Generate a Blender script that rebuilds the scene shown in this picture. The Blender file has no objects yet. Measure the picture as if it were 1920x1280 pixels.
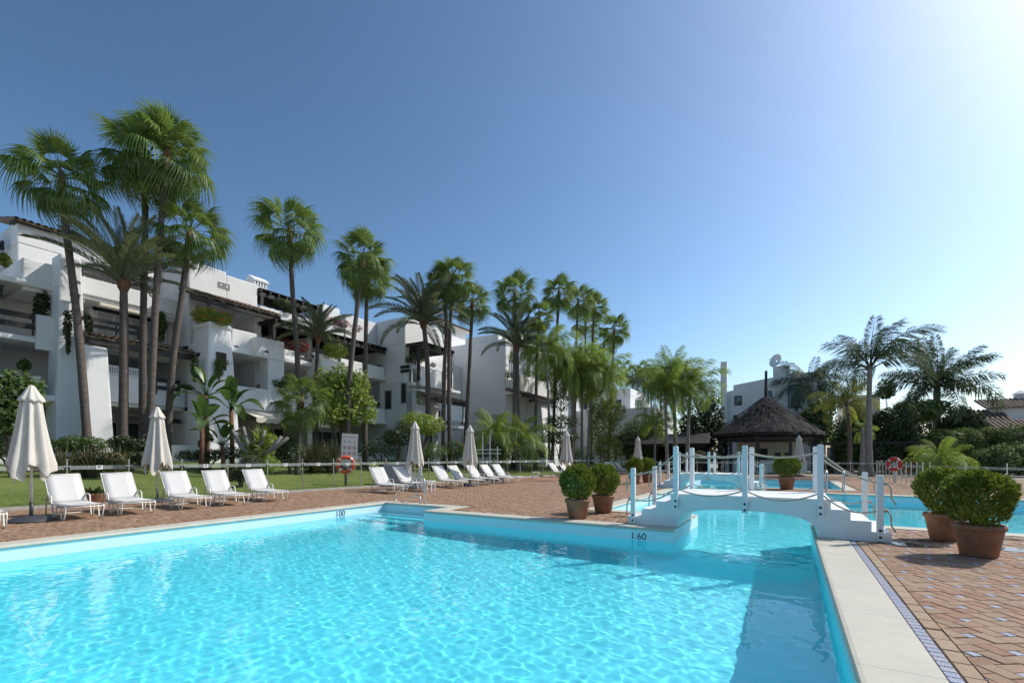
import bpy, math, random
import numpy as np
from mathutils import Vector, Matrix
S = bpy.context.scene
COL = S.collection
R = math.radians
# ------------------------------------------------------------------ camera
F, HY, CH, YAW = 880.0, 856.0, 1.4, R(30.6)          # focal length in photo pixels, horizon row, eye height, heading
SN, CS = math.sin(YAW), math.cos(YAW)
cam = bpy.data.cameras.new('camera'); cam_o = bpy.data.objects.new('camera', cam); COL.objects.link(cam_o)
cam.sensor_width = 36; cam.lens = F / 1920 * 36; cam.shift_y = (HY - 640) / 1920
cam.clip_start = .05; cam.clip_end = 3000
cam_o.location = (0, 0, CH); cam_o.rotation_euler = (math.pi / 2, 0, YAW); S.camera = cam_o
# ------------------------------------------------------------------ sky, sun, exposure
EL, AZ = R(45), R(40)
W = bpy.data.worlds.new('World'); S.world = W; W.use_nodes = True
wn = W.node_tree
sky = wn.nodes.new('ShaderNodeTexSky'); sky.sky_type = 'NISHITA'; sky.sun_disc = False
sky.sun_elevation = EL; sky.sun_rotation = AZ
sky.air_density = 1.0; sky.dust_density = 1.35; sky.ozone_density = 3.0
gam = wn.nodes.new('ShaderNodeGamma'); gam.inputs[1].default_value = 1.35
hsv = wn.nodes.new('ShaderNodeHueSaturation'); hsv.inputs['Saturation'].default_value = .98; hsv.inputs['Hue'].default_value = .49
wn.links.new(sky.outputs[0], gam.inputs[0]); wn.links.new(gam.outputs[0], hsv.inputs['Color'])
wn.links.new(hsv.outputs[0], wn.nodes['Background'].inputs[0])
wn.nodes['Background'].inputs[1].default_value = 0.095
sun = bpy.data.lights.new('sun', 'SUN'); sun_o = bpy.data.objects.new('sun', sun); COL.objects.link(sun_o)
sun.energy = 4.2; sun.angle = R(.53); sun.color = (1, .955, .88)
SD = Vector((math.sin(AZ) * math.cos(EL), math.cos(AZ) * math.cos(EL), math.sin(EL)))
sun_o.rotation_euler = SD.to_track_quat('Z', 'Y').to_euler()
sun.cycles.is_caustics_light = True                   # lets sunlight refract through the pool water
vs = S.view_settings
vs.view_transform = 'Standard'; vs.look = 'None'; vs.exposure = -0.12; vs.gamma = 1; vs.use_curve_mapping = False
S.cycles.use_denoising = True
S.cycles.max_bounces = 10; S.cycles.transparent_max_bounces = 96
S.cycles.sample_clamp_indirect = 6
# ------------------------------------------------------------------ photo pixel -> place
def rr(px): return (px - 960) / F
def P(px, py, d):                                     # point at forward distance d
    l = rr(px) * d
    return Vector((l * CS - d * SN, l * SN + d * CS, CH - d * (py - HY) / F))
def G(px, py, z=0.0): return P(px, py, F * (CH - z) / (py - HY))
def dX(px, X): return X / (rr(px) * CS - SN)          # forward distance at which pixel column px meets plane x = X
def dY(px, Y): return Y / (rr(px) * SN + CS)
def yx(px, X): return dX(px, X) * (rr(px) * SN + CS)
def xy(px, Y): return dY(px, Y) * (rr(px) * CS - SN)
def zx(px, py, X): return CH - dX(px, X) * (py - HY) / F
def zy(px, py, Y): return CH - dY(px, Y) * (py - HY) / F
def fence_x(y): return -17.7 + .085 * (y - 3)
def zl(x, y):                                         # lawn height
    t = max(0., fence_x(y) - .15 - x)
    return .05 + min(1.15, t * .115)
# ------------------------------------------------------------------ tagging
def tag(o, label=None, cat=None, group=None, kind=None):
    for k, v in (('label', label), ('category', cat), ('group', group), ('kind', kind)):
        if v: o[k] = v
    return o
def thing(name, label, cat, loc=(0, 0, 0), rz=0, group=None):
    o = bpy.data.objects.new(name, None); COL.objects.link(o); o.empty_display_size = .1
    o.location = loc; o.rotation_euler = (0, 0, rz)
    return tag(o, label, cat, group)
def link(name, me, parent=None, loc=None, rot=None, sc=None):
    o = bpy.data.objects.new(name, me); COL.objects.link(o)
    if parent: o.parent = parent
    if loc is not None: o.location = loc
    if rot is not None: o.rotation_euler = rot
    if sc is not None: o.scale = (sc, sc, sc) if isinstance(sc, (int, float)) else sc
    return o
def copy_tree(o, parent=None):
    c = o.copy(); COL.objects.link(c)
    if parent: c.parent = parent
    for ch in list(o.children): copy_tree(ch, c)
    return c
# ------------------------------------------------------------------ materials
M = {}
def mat(name, col, rough=.6, var=0., scale=6., bump=0., bscale=None, metal=0., spec=.5, col2=None, ovar=0., coat=0., detail=6, stretch=None):
    m = bpy.data.materials.new(name); m.use_nodes = True; t = m.node_tree; n = t.nodes; L = t.links
    b = n['Principled BSDF']; b.inputs['Roughness'].default_value = rough; b.inputs['Metallic'].default_value = metal
    b.inputs['Specular IOR Level'].default_value = spec; b.inputs['Coat Weight'].default_value = coat
    b.inputs['Base Color'].default_value = (*col, 1)
    tc = n.new('ShaderNodeTexCoord'); out = None
    vec = tc.outputs['Object']
    if stretch:
        mp = n.new('ShaderNodeMapping'); mp.inputs['Scale'].default_value = stretch; L.new(vec, mp.inputs[0]); vec = mp.outputs[0]
    if var or col2:
        no = n.new('ShaderNodeTexNoise'); no.inputs['Scale'].default_value = scale; no.inputs['Detail'].default_value = detail
        no.inputs['Roughness'].default_value = .6; L.new(vec, no.inputs['Vector'])
        cr = n.new('ShaderNodeValToRGB'); cr.color_ramp.elements[0].position = .32; cr.color_ramp.elements[1].position = .68
        c2 = col2 or tuple(min(1, c * (1 + var)) for c in col); c1 = col if col2 else tuple(c * (1 - var) for c in col)
        cr.color_ramp.elements[0].color = (*c1, 1); cr.color_ramp.elements[1].color = (*c2, 1)
        L.new(no.outputs[0], cr.inputs[0]); out = cr.outputs[0]
    if ovar:
        oi = n.new('ShaderNodeObjectInfo'); hs = n.new('ShaderNodeHueSaturation')
        mr = n.new('ShaderNodeMapRange'); mr.inputs[3].default_value = 1 - ovar; mr.inputs[4].default_value = 1 + ovar
        L.new(oi.outputs['Random'], mr.inputs[0]); L.new(mr.outputs[0], hs.inputs['Value'])
        if out: L.new(out, hs.inputs['Color'])
        else: hs.inputs['Color'].default_value = (*col, 1)
        out = hs.outputs[0]
    if out: L.new(out, b.inputs['Base Color'])
    if bump:
        nb = n.new('ShaderNodeTexNoise'); nb.inputs['Scale'].default_value = bscale or scale * 4; nb.inputs['Detail'].default_value = 5
        L.new(vec, nb.inputs['Vector']); bu = n.new('ShaderNodeBump'); bu.inputs['Strength'].default_value = bump; bu.inputs['Distance'].default_value = .02
        L.new(nb.outputs[0], bu.inputs['Height']); L.new(bu.outputs[0], b.inputs['Normal'])
    M[name] = m; return m
def leafmat(name, c1, c2, trans=.35, rough=.5, gloss=.04, ovar=.2):
    m = bpy.data.materials.new(name); m.use_nodes = True; t = m.node_tree; n = t.nodes; L = t.links; n.clear()
    o = n.new('ShaderNodeOutputMaterial'); g = n.new('ShaderNodeNewGeometry'); oi = n.new('ShaderNodeObjectInfo')
    mx = n.new('ShaderNodeMix'); mx.data_type = 'RGBA'
    mx.inputs['A'].default_value = (*c1, 1); mx.inputs['B'].default_value = (*c2, 1); L.new(g.outputs['Random Per Island'], mx.inputs['Factor'])
    hs = n.new('ShaderNodeHueSaturation'); mr = n.new('ShaderNodeMapRange'); mr.inputs[3].default_value = 1 - ovar; mr.inputs[4].default_value = 1 + ovar
    L.new(oi.outputs['Random'], mr.inputs[0]); L.new(mr.outputs[0], hs.inputs['Value']); L.new(mx.outputs['Result'], hs.inputs['Color'])
    df = n.new('ShaderNodeBsdfDiffuse'); tr = n.new('ShaderNodeBsdfTranslucent'); gl = n.new('ShaderNodeBsdfGlossy'); gl.inputs['Roughness'].default_value = rough
    L.new(hs.outputs[0], df.inputs[0])
    h2 = n.new('ShaderNodeHueSaturation'); h2.inputs['Hue'].default_value = .485; h2.inputs['Value'].default_value = 1.5; L.new(hs.outputs[0], h2.inputs['Color']); L.new(h2.outputs[0], tr.inputs[0])
    a = n.new('ShaderNodeMixShader'); a.inputs[0].default_value = trans; L.new(df.outputs[0], a.inputs[1]); L.new(tr.outputs[0], a.inputs[2])
    b = n.new('ShaderNodeMixShader'); b.inputs[0].default_value = gloss; L.new(a.outputs[0], b.inputs[1]); L.new(gl.outputs[0], b.inputs[2])
    L.new(b.outputs[0], o.inputs[0]); M[name] = m; return m
mat('stucco', (.76, .76, .745), .85, .05, .7, .35, 18)
mat('stucco_cream', (.72, .66, .55), .85, .05, .7, .3, 18)
mat('bridge_paint', (.78, .79, .78), .6, .04, 1.2, .15, 30)
mat('coping', (.53, .50, .405), .7, .07, 2.0, .15, 60, ovar=.03)
mat('pool_white', (.62, .80, .84), .55, .03, 2)
mat('pool_blue', (.17, .86, .96), .5, .05, .8)
mat('grout', (.17, .12, .085), .9, .2, 8)
mat('terracotta', (.36, .165, .085), .8, .25, 9, .2, 60)
mat('pot_clay', (.27, .125, .068), .75, .28, 5, .15, 60, ovar=.12)
mat('roof_tile', (.25, .185, .13), .85, .4, 5, .3, 20)
mat('dark_wood', (.021, .017, .0155), .6, .3, 6, .2)
mat('dark_steel', (.035, .037, .042), .5)
mat('steel', (.6, .61, .62), .22, metal=1.0)
mat('post_paint', (.78, .80, .79), .45, .04, 4)
mat('rope', (.52, .47, .38), .9, .2, 60, .6, 120)
mat('bolt', (.02, .022, .03), .4)
mat('sling', (.60, .585, .55), .7, .02, 3)
mat('frame_paint', (.70, .665, .60), .45)
mat('canvas', (.62, .57, .49), .85, .05, 3, .15, 40)
mat('parasol_base', (.05, .053, .06), .55)
mat('white_plastic', (.8, .8, .79), .4)
mat('trunk', (.105, .084, .07), .9, .35, 4, .8, 14, ovar=.2, stretch=(1, 1, 3))
mat('trunk_boot', (.16, .075, .042), .9, .4, 9, .8, 20, ovar=.15)
mat('trunk_grey', (.22, .20, .175), .85, .25, 4, .5, 14, ovar=.15, stretch=(1, 1, 4))
mat('royal_green', (.12, .20, .05), .5, .15, 3)
mat('bark', (.13, .10, .075), .9, .35, 8, .7, 20)
mat('thatch', (.022, .019, .0195), .95, .5, 14, 1.0, 40, stretch=(1, 1, .35))
mat('soil', (.06, .042, .03), .95, .4, 10, .5)
mat('glass_dark', (.03, .038, .045), .06, spec=.8)
mat('curtain', (.42, .43, .42), .8, .15, 9, stretch=(1, 1, .05))
mat('window_frame', (.70, .71, .70), .5)
mat('dark_frame', (.03, .035, .04), .5)
mat('awning', (.66, .60, .50), .85, .04, 2)
mat('path', (.40, .38, .34), .9, .12, 3, .2)
mat('gravel', (.36, .31, .25), .95, .25, 12, .5, 60)
mat('orange', (.72, .10, .035), .45, .08, 6)
mat('red', (.6, .03, .03), .45)
mat('white_band', (.8, .78, .76), .5)
mat('sign_board', (.74, .66, .58), .5)
mat('ink', (.03, .03, .035), .6)
mat('ink_blue', (.015, .035, .07), .6)
mat('ink_red', (.42, .05, .06), .6)
mat('green_panel', (.32, .42, .34), .5)
mat('grey_metal', (.30, .32, .33), .5)
leafmat('fan_leaf', (.085, .145, .025), (.15, .225, .045), .42)
leafmat('fan_leaf_dry', (.26, .18, .09), (.34, .25, .13), .25)
leafmat('date_leaf', (.085, .115, .05), (.16, .19, .085), .25, .4, .08)
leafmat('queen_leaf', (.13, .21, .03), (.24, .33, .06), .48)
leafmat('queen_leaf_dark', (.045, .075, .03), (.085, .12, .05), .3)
leafmat('lime_leaf', (.16, .20, .03), (.26, .28, .05), .45)
leafmat('leaf', (.055, .10, .02), (.11, .175, .04), .33)
leafmat('leaf_dark', (.026, .048, .014), (.06, .098, .027), .25)
leafmat('leaf_lime', (.13, .20, .025), (.25, .32, .055), .42)
leafmat('leaf_olive', (.06, .07, .03), (.12, .125, .055), .25)
leafmat('thuja', (.085, .135, .014), (.18, .23, .028), .3, ovar=.08)
leafmat('spear', (.07, .075, .03), (.17, .155, .075), .25)
leafmat('broad', (.045, .095, .02), (.085, .15, .035), .35, .4, .05)
leafmat('flower_pink', (.42, .10, .16), (.55, .22, .26), .3)
leafmat('flower_red', (.30, .02, .035), (.42, .05, .06), .3)
leafmat('flower_orange', (.55, .15, .03), (.6, .25, .05), .3)
leafmat('flower_white', (.55, .5, .5), (.7, .66, .64), .3)
leafmat('grass', (.14, .185, .03), (.22, .26, .06), .4)
def brickmat():                                       # far paving: pieces too small to tell apart
    m = mat('far_paving', (.30, .165, .10), .85, .2, 1.2, .25, 30); t = m.node_tree; n = t.nodes; L = t.links
    b = n['Principled BSDF']; tc = n.new('ShaderNodeTexCoord'); mp = n.new('ShaderNodeMapping')
    mp.inputs['Rotation'].default_value = (0, 0, R(38)); L.new(tc.outputs['Object'], mp.inputs[0])
    br = n.new('ShaderNodeTexBrick'); br.inputs['Scale'].default_value = 1; br.inputs['Brick Width'].default_value = .24; br.inputs['Row Height'].default_value = .12
    br.inputs['Mortar Size'].default_value = .008; br.inputs['Color1'].default_value = (.32, .165, .098, 1); br.inputs['Color2'].default_value = (.25, .135, .082, 1)
    br.inputs['Mortar'].default_value = (.22, .16, .12, 1); L.new(mp.outputs[0], br.inputs['Vector'])
    old = b.inputs['Base Color'].links[0].from_socket; mx = n.new('ShaderNodeMix'); mx.data_type = 'RGBA'; mx.inputs['Factor'].default_value = .45
    L.new(br.outputs[0], mx.inputs['A']); L.new(old, mx.inputs['B']); L.new(mx.outputs['Result'], b.inputs['Base Color'])
brickmat()
def brick_piece():
    for nm, cs in (('brick', ((.30, .16, .09), (.355, .235, .135), (.22, .12, .07), (.385, .285, .175), (.26, .18, .115))), ('blue_tile', ((.33, .34, .38), (.39, .385, .39), (.28, .31, .39), (.35, .34, .39), (.22, .27, .44))), ('border_brick', ((.37, .26, .16), (.34, .215, .13), (.40, .30, .19), (.33, .225, .145), (.37, .25, .155)))):
        m = mat(nm, cs[0], .8 if nm != 'blue_tile' else .45, .38, 22, .4, 60); t = m.node_tree; n = t.nodes; L = t.links; b = n['Principled BSDF']
        g = n.new('ShaderNodeNewGeometry'); oi = n.new('ShaderNodeObjectInfo'); ad = n.new('ShaderNodeMath'); fr = n.new('ShaderNodeMath'); fr.operation = 'FRACT'
        L.new(g.outputs['Random Per Island'], ad.inputs[0]); L.new(oi.outputs['Random'], ad.inputs[1]); L.new(ad.outputs[0], fr.inputs[0])
        cr = n.new('ShaderNodeValToRGB'); e = cr.color_ramp.elements; cr.color_ramp.interpolation = 'LINEAR'
        for i, c in enumerate(cs):
            el = e[i] if i < 2 else e.new(.5)
            el.color = (*c, 1)
        for i, el in enumerate(e): el.position = i / 4
        L.new(fr.outputs[0], cr.inputs[0]); old = b.inputs['Base Color'].links[0].from_socket
        mx = n.new('ShaderNodeMix'); mx.data_type = 'RGBA'; mx.inputs['Factor'].default_value = .42
        L.new(cr.outputs[0], mx.inputs['A']); L.new(old, mx.inputs['B']); L.new(mx.outputs['Result'], b.inputs['Base Color'])
brick_piece()
def lawnmat():
    m = mat('lawn', (.125, .16, .03), .9, scale=1.1, col2=(.185, .21, .05), bump=.8, bscale=45)
lawnmat()
def watermat():
    m = bpy.data.materials.new('water'); m.use_nodes = True; t = m.node_tree; t.nodes.clear()
    o = t.nodes.new('ShaderNodeOutputMaterial'); g = t.nodes.new('ShaderNodeBsdfGlass'); g.inputs['IOR'].default_value = 1.33; g.inputs['Roughness'].default_value = 0
    g.inputs['Color'].default_value = (.97, 1, 1, 1)
    t.links.new(g.outputs[0], o.inputs[0]); M['water'] = m
watermat()
def paneglass(name, tint, refl=1.45, haze=0.):
    m = bpy.data.materials.new(name); m.use_nodes = True; t = m.node_tree; n = t.nodes; n.clear()
    o = n.new('ShaderNodeOutputMaterial'); tr = n.new('ShaderNodeBsdfTransparent'); tr.inputs[0].default_value = (*tint, 1)
    gl = n.new('ShaderNodeBsdfGlossy'); gl.inputs['Roughness'].default_value = .02; fr = n.new('ShaderNodeFresnel'); fr.inputs[0].default_value = refl
    gb = n.new('ShaderNodeNewGeometry'); k1 = n.new('ShaderNodeMath'); k1.operation = 'SUBTRACT'; k1.inputs[0].default_value = 1; k2 = n.new('ShaderNodeMath'); k2.operation = 'MULTIPLY'
    t.links.new(gb.outputs['Backfacing'], k1.inputs[1]); t.links.new(fr.outputs[0], k2.inputs[0]); t.links.new(k1.outputs[0], k2.inputs[1])   # reflect on the outer face only
    mx = n.new('ShaderNodeMixShader'); t.links.new(k2.outputs[0], mx.inputs[0]); t.links.new(tr.outputs[0], mx.inputs[1]); t.links.new(gl.outputs[0], mx.inputs[2])
    last = mx
    if haze:
        df = n.new('ShaderNodeBsdfDiffuse'); df.inputs[0].default_value = (.85, .87, .85, 1); m2 = n.new('ShaderNodeMixShader'); m2.inputs[0].default_value = haze
        t.links.new(mx.outputs[0], m2.inputs[1]); t.links.new(df.outputs[0], m2.inputs[2]); last = m2
    t.links.new(last.outputs[0], o.inputs[0]); M[name] = m
paneglass('fence_glass', (.93, .97, .95), 1.18); paneglass('frosted_strip', (.9, .94, .9), 1.2, .2); paneglass('puddle', (.62, .60, .58), 1.45)
# ------------------------------------------------------------------ mesh building
class MB:
    def __init__(s): s.v = []; s.f = []; s.m = []
    def add(s, vs, fs, mi=0):
        o = len(s.v); s.v += [tuple(a) for a in vs]; s.f += [tuple(i + o for i in q) for q in fs]; s.m += [mi] * len(fs); return s
    def box(s, x0, x1, y0, y1, z0, z1, mi=0):
        return s.add([(x0, y0, z0), (x1, y0, z0), (x1, y1, z0), (x0, y1, z0), (x0, y0, z1), (x1, y0, z1), (x1, y1, z1), (x0, y1, z1)],
                     [(0, 3, 2, 1), (4, 5, 6, 7), (0, 1, 5, 4), (1, 2, 6, 5), (2, 3, 7, 6), (3, 0, 4, 7)], mi)
    def frus(s, b, z0, t, z1, mi=0):                   # b, t = (x0,x1,y0,y1)
        return s.add([(b[0], b[2], z0), (b[1], b[2], z0), (b[1], b[3], z0), (b[0], b[3], z0), (t[0], t[2], z1), (t[1], t[2], z1), (t[1], t[3], z1), (t[0], t[3], z1)],
                     [(0, 3, 2, 1), (4, 5, 6, 7), (0, 1, 5, 4), (1, 2, 6, 5), (2, 3, 7, 6), (3, 0, 4, 7)], mi)
    def beam(s, a, b, w, h=None, mi=0):               # square bar a -> b
        a, b = Vector(a), Vector(b); h = h or w; t = (b - a).normalized()
        u = t.cross(Vector((0, 0, 1)));  u = u.normalized() if u.length > 1e-4 else Vector((1, 0, 0)); q = u.cross(t).normalized()
        vs = [p + u * (w / 2 * i) + q * (h / 2 * j) for p in (a, b) for i, j in ((-1, -1), (1, -1), (1, 1), (-1, 1))]
        return s.add(vs, [(0, 1, 2, 3), (7, 6, 5, 4), (0, 4, 5, 1), (1, 5, 6, 2), (2, 6, 7, 3), (3, 7, 4, 0)], mi)
    def tube(s, pts, r, n=8, mi=0, cap=True):
        pts = [Vector(p) for p in pts]; rs = r if isinstance(r, (list, tuple)) else [r] * len(pts); o = len(s.v); pu = None
        for i, p in enumerate(pts):
            t = (pts[min(i + 1, len(pts) - 1)] - pts[max(i - 1, 0)]).normalized()
            u = t.orthogonal().normalized() if pu is None else (pu - t * pu.dot(t)).normalized()
            pu = u; w = t.cross(u)
            for k in range(n):
                a = 2 * math.pi * k / n; s.v.append(tuple(p + (u * math.cos(a) + w * math.sin(a)) * rs[i]))
        for i in range(len(pts) - 1):
            for k in range(n):
                a = o + i * n + k; b = o + i * n + (k + 1) % n; s.f.append((a, b, b + n, a + n)); s.m.append(mi)
        if cap:
            s.f.append(tuple(o + k for k in range(n))[::-1]); s.m.append(mi)
            e = o + (len(pts) - 1) * n; s.f.append(tuple(e + k for k in range(n))); s.m.append(mi)
        return s
    def lathe(s, prof, n=24, c=(0, 0, 0), mi=0, fold=None, caps=True):   # prof [(r,z)]
        o = len(s.v)
        for j, (r, z) in enumerate(prof):
            for k in range(n):
                a = 2 * math.pi * k / n; q = fold(j, a) if fold else (1, 0)
                s.v.append((c[0] + r * q[0] * math.cos(a), c[1] + r * q[0] * math.sin(a), c[2] + z + q[1]))
        for j in range(len(prof) - 1):
            for k in range(n):
                a = o + j * n + k; b = o + j * n + (k + 1) % n; s.f.append((a, b, b + n, a + n)); s.m.append(mi)
        if caps:
            s.f.append(tuple(o + k for k in range(n))[::-1]); s.m.append(mi)
            e = o + (len(prof) - 1) * n; s.f.append(tuple(e + k for k in range(n))); s.m.append(mi)
        return s
    def prism(s, poly, z0, z1, mi=0):
        n = len(poly); return s.add([(x, y, z0) for x, y in poly] + [(x, y, z1) for x, y in poly],
            [tuple(range(n))[::-1], tuple(range(n, 2 * n))] + [(i, (i + 1) % n, n + (i + 1) % n, n + i) for i in range(n)], mi)
    def mesh(s, name, *mats, smooth=False):
        me = bpy.data.meshes.new(name); me.from_pydata(s.v, [], s.f)
        for m in mats: me.materials.append(M[m] if isinstance(m, str) else m)
        if len(mats) > 1: me.polygons.foreach_set('material_index', s.m)
        if smooth: me.polygons.foreach_set('use_smooth', [True] * len(me.polygons))
        me.update(); return me
    def build(s, name, mats, parent=None, loc=None, smooth=False, bevel=0, rot=None):
        mats = mats if isinstance(mats, (list, tuple)) else [mats]
        o = link(name, s.mesh(name, *mats, smooth=smooth), parent, loc, rot)
        if bevel:
            b = o.modifiers.new('bevel', 'BEVEL'); b.width = bevel; b.segments = 2; b.limit_method = 'ANGLE'; b.angle_limit = R(40)
        return o
def np_mesh(name, V, Q, m, smooth=False):
    V = np.asarray(V, np.float32); Q = np.asarray(Q, np.int32); me = bpy.data.meshes.new(name)
    k = Q.shape[1]
    me.vertices.add(len(V)); me.vertices.foreach_set('co', V.ravel())
    me.loops.add(Q.size); me.loops.foreach_set('vertex_index', Q.ravel())
    me.polygons.add(len(Q)); me.polygons.foreach_set('loop_start', np.arange(0, Q.size, k, dtype=np.int32))
    if smooth: me.polygons.foreach_set('use_smooth', np.ones(len(Q), bool))
    me.materials.append(M[m]); me.update(calc_edges=True); return me
def struct(o, **k): o['kind'] = 'structure'; return o
# ------------------------------------------------------------------ ground, pools, paving
POOL = [(-10.65, .4, .45, 9.3), (-10.65, -8.15, 9.3, 10.35), (-1.9, .4, 9.3, 12.0), (-4.3, 10.0, 12.0, 21.5), (-4.2, -1.9, 21.5, 24.2), (-5.0, 2.0, 24.2, 33.0)]
COPE = [  # x0,x1,y0,y1, water side
    (-11.05, -10.65, .05, 10.75, '+x'), (-10.65, -7.75, 10.35, 10.75, '-y'), (-8.15, -7.75, 9.7, 10.35, '-x'), (-8.15, -1.9, 9.3, 9.7, '-y'),
    (.4, .85, .05, 11.6, '-x'), (-10.65, .4, .05, .45, '+y'),
    (-4.7, -1.9, 11.6, 12.0, '+y'), (.4, 10.4, 11.6, 12.0, '+y'), (-4.7, -4.3, 12.0, 21.9, '+x'), (-1.9, 10.4, 21.5, 21.9, '-y'), (10.0, 10.4, 12.0, 21.5, '-x'),
    (-1.9, 2.4, 23.8, 24.2, '+y'), (-5.4, -4.2, 23.8, 24.2, '+y'), (-5.4, -5.0, 24.2, 33.4, '+x'), (2.0, 2.4, 24.2, 33.4, '-x'), (-5.0, 2.0, 33.0, 33.4, '-y')]
def inpool(x, y): return any(a < x < b and c < y < d for a, b, c, d in POOL)
def sheet(name, xs, ys, zf, m, hole=None):
    mb = MB(); n = len(ys)
    mb.v = [(x, y, zf(x, y)) for x in xs for y in ys]
    for i in range(len(xs) - 1):
        for j in range(n - 1):
            if hole and hole((xs[i] + xs[i + 1]) / 2, (ys[j] + ys[j + 1]) / 2): continue
            mb.f.append((i * n + j, (i + 1) * n + j, (i + 1) * n + j + 1, i * n + j + 1))
    return struct(mb.build(name, m))
PX = sorted({v for a in POOL for v in a[:2]}); PY = sorted({v for a in POOL for v in a[2:]})
sheet('ground', sorted(set([-900, -300, -120, -60, -30, 30, 120, 300, 900] + PX)), sorted(set([-300, -60, -20, 60, 150, 400, 1200] + PY)), lambda x, y: -.06, 'gravel', inpool)
deck = sheet('pool_deck', sorted(set([-18.6, -14, 5.6, 14] + PX)), sorted(set([-8, 41.5] + PY)), lambda x, y: -.012, 'far_paving', inpool)
struct(MB().add([(.94, .0, -.007), (9, .0, -.007), (9, 11.6, -.007), (.94, 11.6, -.007)], [(0, 1, 2, 3)]).build('mortar_bed', 'grout'))
lx = [-75, -55, -45, -38, -33, -30, -28.5, -27.5, -26, -24, -22, -20, -19, -18, 0]
def lawn():
    mb = MB(); ys = [-30, -10] + [i * 2.0 for i in range(-2, 32)] + [80, 120]; nx = 26
    for y in ys:
        for k in range(nx):
            t = k / (nx - 1); x = fence_x(min(y, 46)) - .15 - (t ** 1.6) * 45
            mb.v.append((x, y, zl(x, min(y, 46)) + .03 * math.sin(x * .9 + y * .5) * min(1, t * 4)))
    for j in range(len(ys) - 1):
        for k in range(nx - 1): mb.f.append((j * nx + k + 1, j * nx + k, (j + 1) * nx + k, (j + 1) * nx + k + 1))
    return struct(mb.build('lawn', 'lawn', smooth=True))
lawn()
# kerb between brick deck and lawn
kb = MB()
for k in range(22):
    y0, y1 = -4 + k * 2.1, -4 + k * 2.1 + 2.09
    for a, b in ((y0, y1),):
        kb.add([(fence_x(a) + .12, a, -.02), (fence_x(a) - .12, a, -.02), (fence_x(b) - .12, b, -.02), (fence_x(b) + .12, b, -.02), (fence_x(a) + .12, a, .07), (fence_x(a) - .12, a, .07), (fence_x(b) - .12, b, .07), (fence_x(b) + .12, b, .07)],
               [(4, 5, 6, 7)[::-1], (0, 1, 5, 4), (1, 2, 6, 5), (2, 3, 7, 6), (3, 0, 4, 7)])
struct(kb.build('kerb', 'path'))
# ---- pool basin
WL = -.25
def floor_z(x): return -1.2 - .5 * min(1, max(0, (x + 10.65) / 11))
mb = MB()
for i in range(len(PX) - 1):
    for j in range(len(PY) - 1):
        x0, x1, y0, y1 = PX[i], PX[i + 1], PY[j], PY[j + 1]
        if not inpool((x0 + x1) / 2, (y0 + y1) / 2): continue
        mb.add([(x0, y0, floor_z(x0)), (x1, y0, floor_z(x1)), (x1, y1, floor_z(x1)), (x0, y1, floor_z(x0))], [(0, 1, 2, 3)], 0)
        e = .02
        for (a, b, tx, ty) in (((x0, y0), (x0, y1), x0 - e, (y0 + y1) / 2), ((x1, y1), (x1, y0), x1 + e, (y0 + y1) / 2), ((x1, y0), (x0, y0), (x0 + x1) / 2, y0 - e), ((x0, y1), (x1, y1), (x0 + x1) / 2, y1 + e)):
            if inpool(tx, ty): continue
            za, zb, zm, zt = floor_z(a[0]), floor_z(b[0]), -.30, -.004
            mb.add([(*a, za), (*b, zb), (*b, zm), (*a, zm)], [(0, 1, 2, 3)], 0)
            mb.add([(*a, zm), (*b, zm), (*b, zt), (*a, zt)], [(0, 1, 2, 3)], 1)
pool = struct(mb.build('swimming_pool', ['pool_blue', 'pool_white'])); pool.cycles.is_caustics_receiver = True
for k, (ya, yb, zt) in enumerate(((10.0, 10.35, -.42), (9.65, 10.0, -.66), (9.3, 9.65, -.90))):
    o = MB().box(-10.645, -8.155, ya, yb - .001, -1.35, zt).build('step', 'pool_white' if k == 0 else 'pool_blue', pool); o.cycles.is_caustics_receiver = True
# ---- coping slabs
def coping(x0, x1, y0, y1, side, rnd=random.Random(4)):
    along_y = side[1] == 'x'; L = (y1 - y0) if along_y else (x1 - x0); n = max(1, round(L / 1.35)); w = (x1 - x0) if along_y else (y1 - y0)
    prof = [(0, -.07), (0, .006), (.006, .012), (w - .01, .012), (w + .018, .006), (w + .032, -.012), (w + .034, -.03), (w + .022, -.048), (w - .005, -.055), (w - .02, -.07)]
    for k in range(n):
        a, b = k * L / n + .0015, (k + 1) * L / n - .0015; m = len(prof); vs = []
        for t in (a, b):
            for (q, z) in prof:
                zz = z + rnd.uniform(-.0006, .0006)
                if side == '+x': vs.append((x0 + q, y0 + t, zz))
                elif side == '-x': vs.append((x1 - q, y0 + t, zz))
                elif side == '+y': vs.append((x0 + t, y0 + q, zz))
                else: vs.append((x0 + t, y1 - q, zz))
        fs = [tuple(range(m)), tuple(range(m, 2 * m))[::-1]] + [(i, m + i, m + (i + 1) % m, (i + 1) % m) for i in range(m)]
        MB().add(vs, fs).build('coping_slab', 'coping', pool)
for c in COPE: coping(*c)
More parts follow.
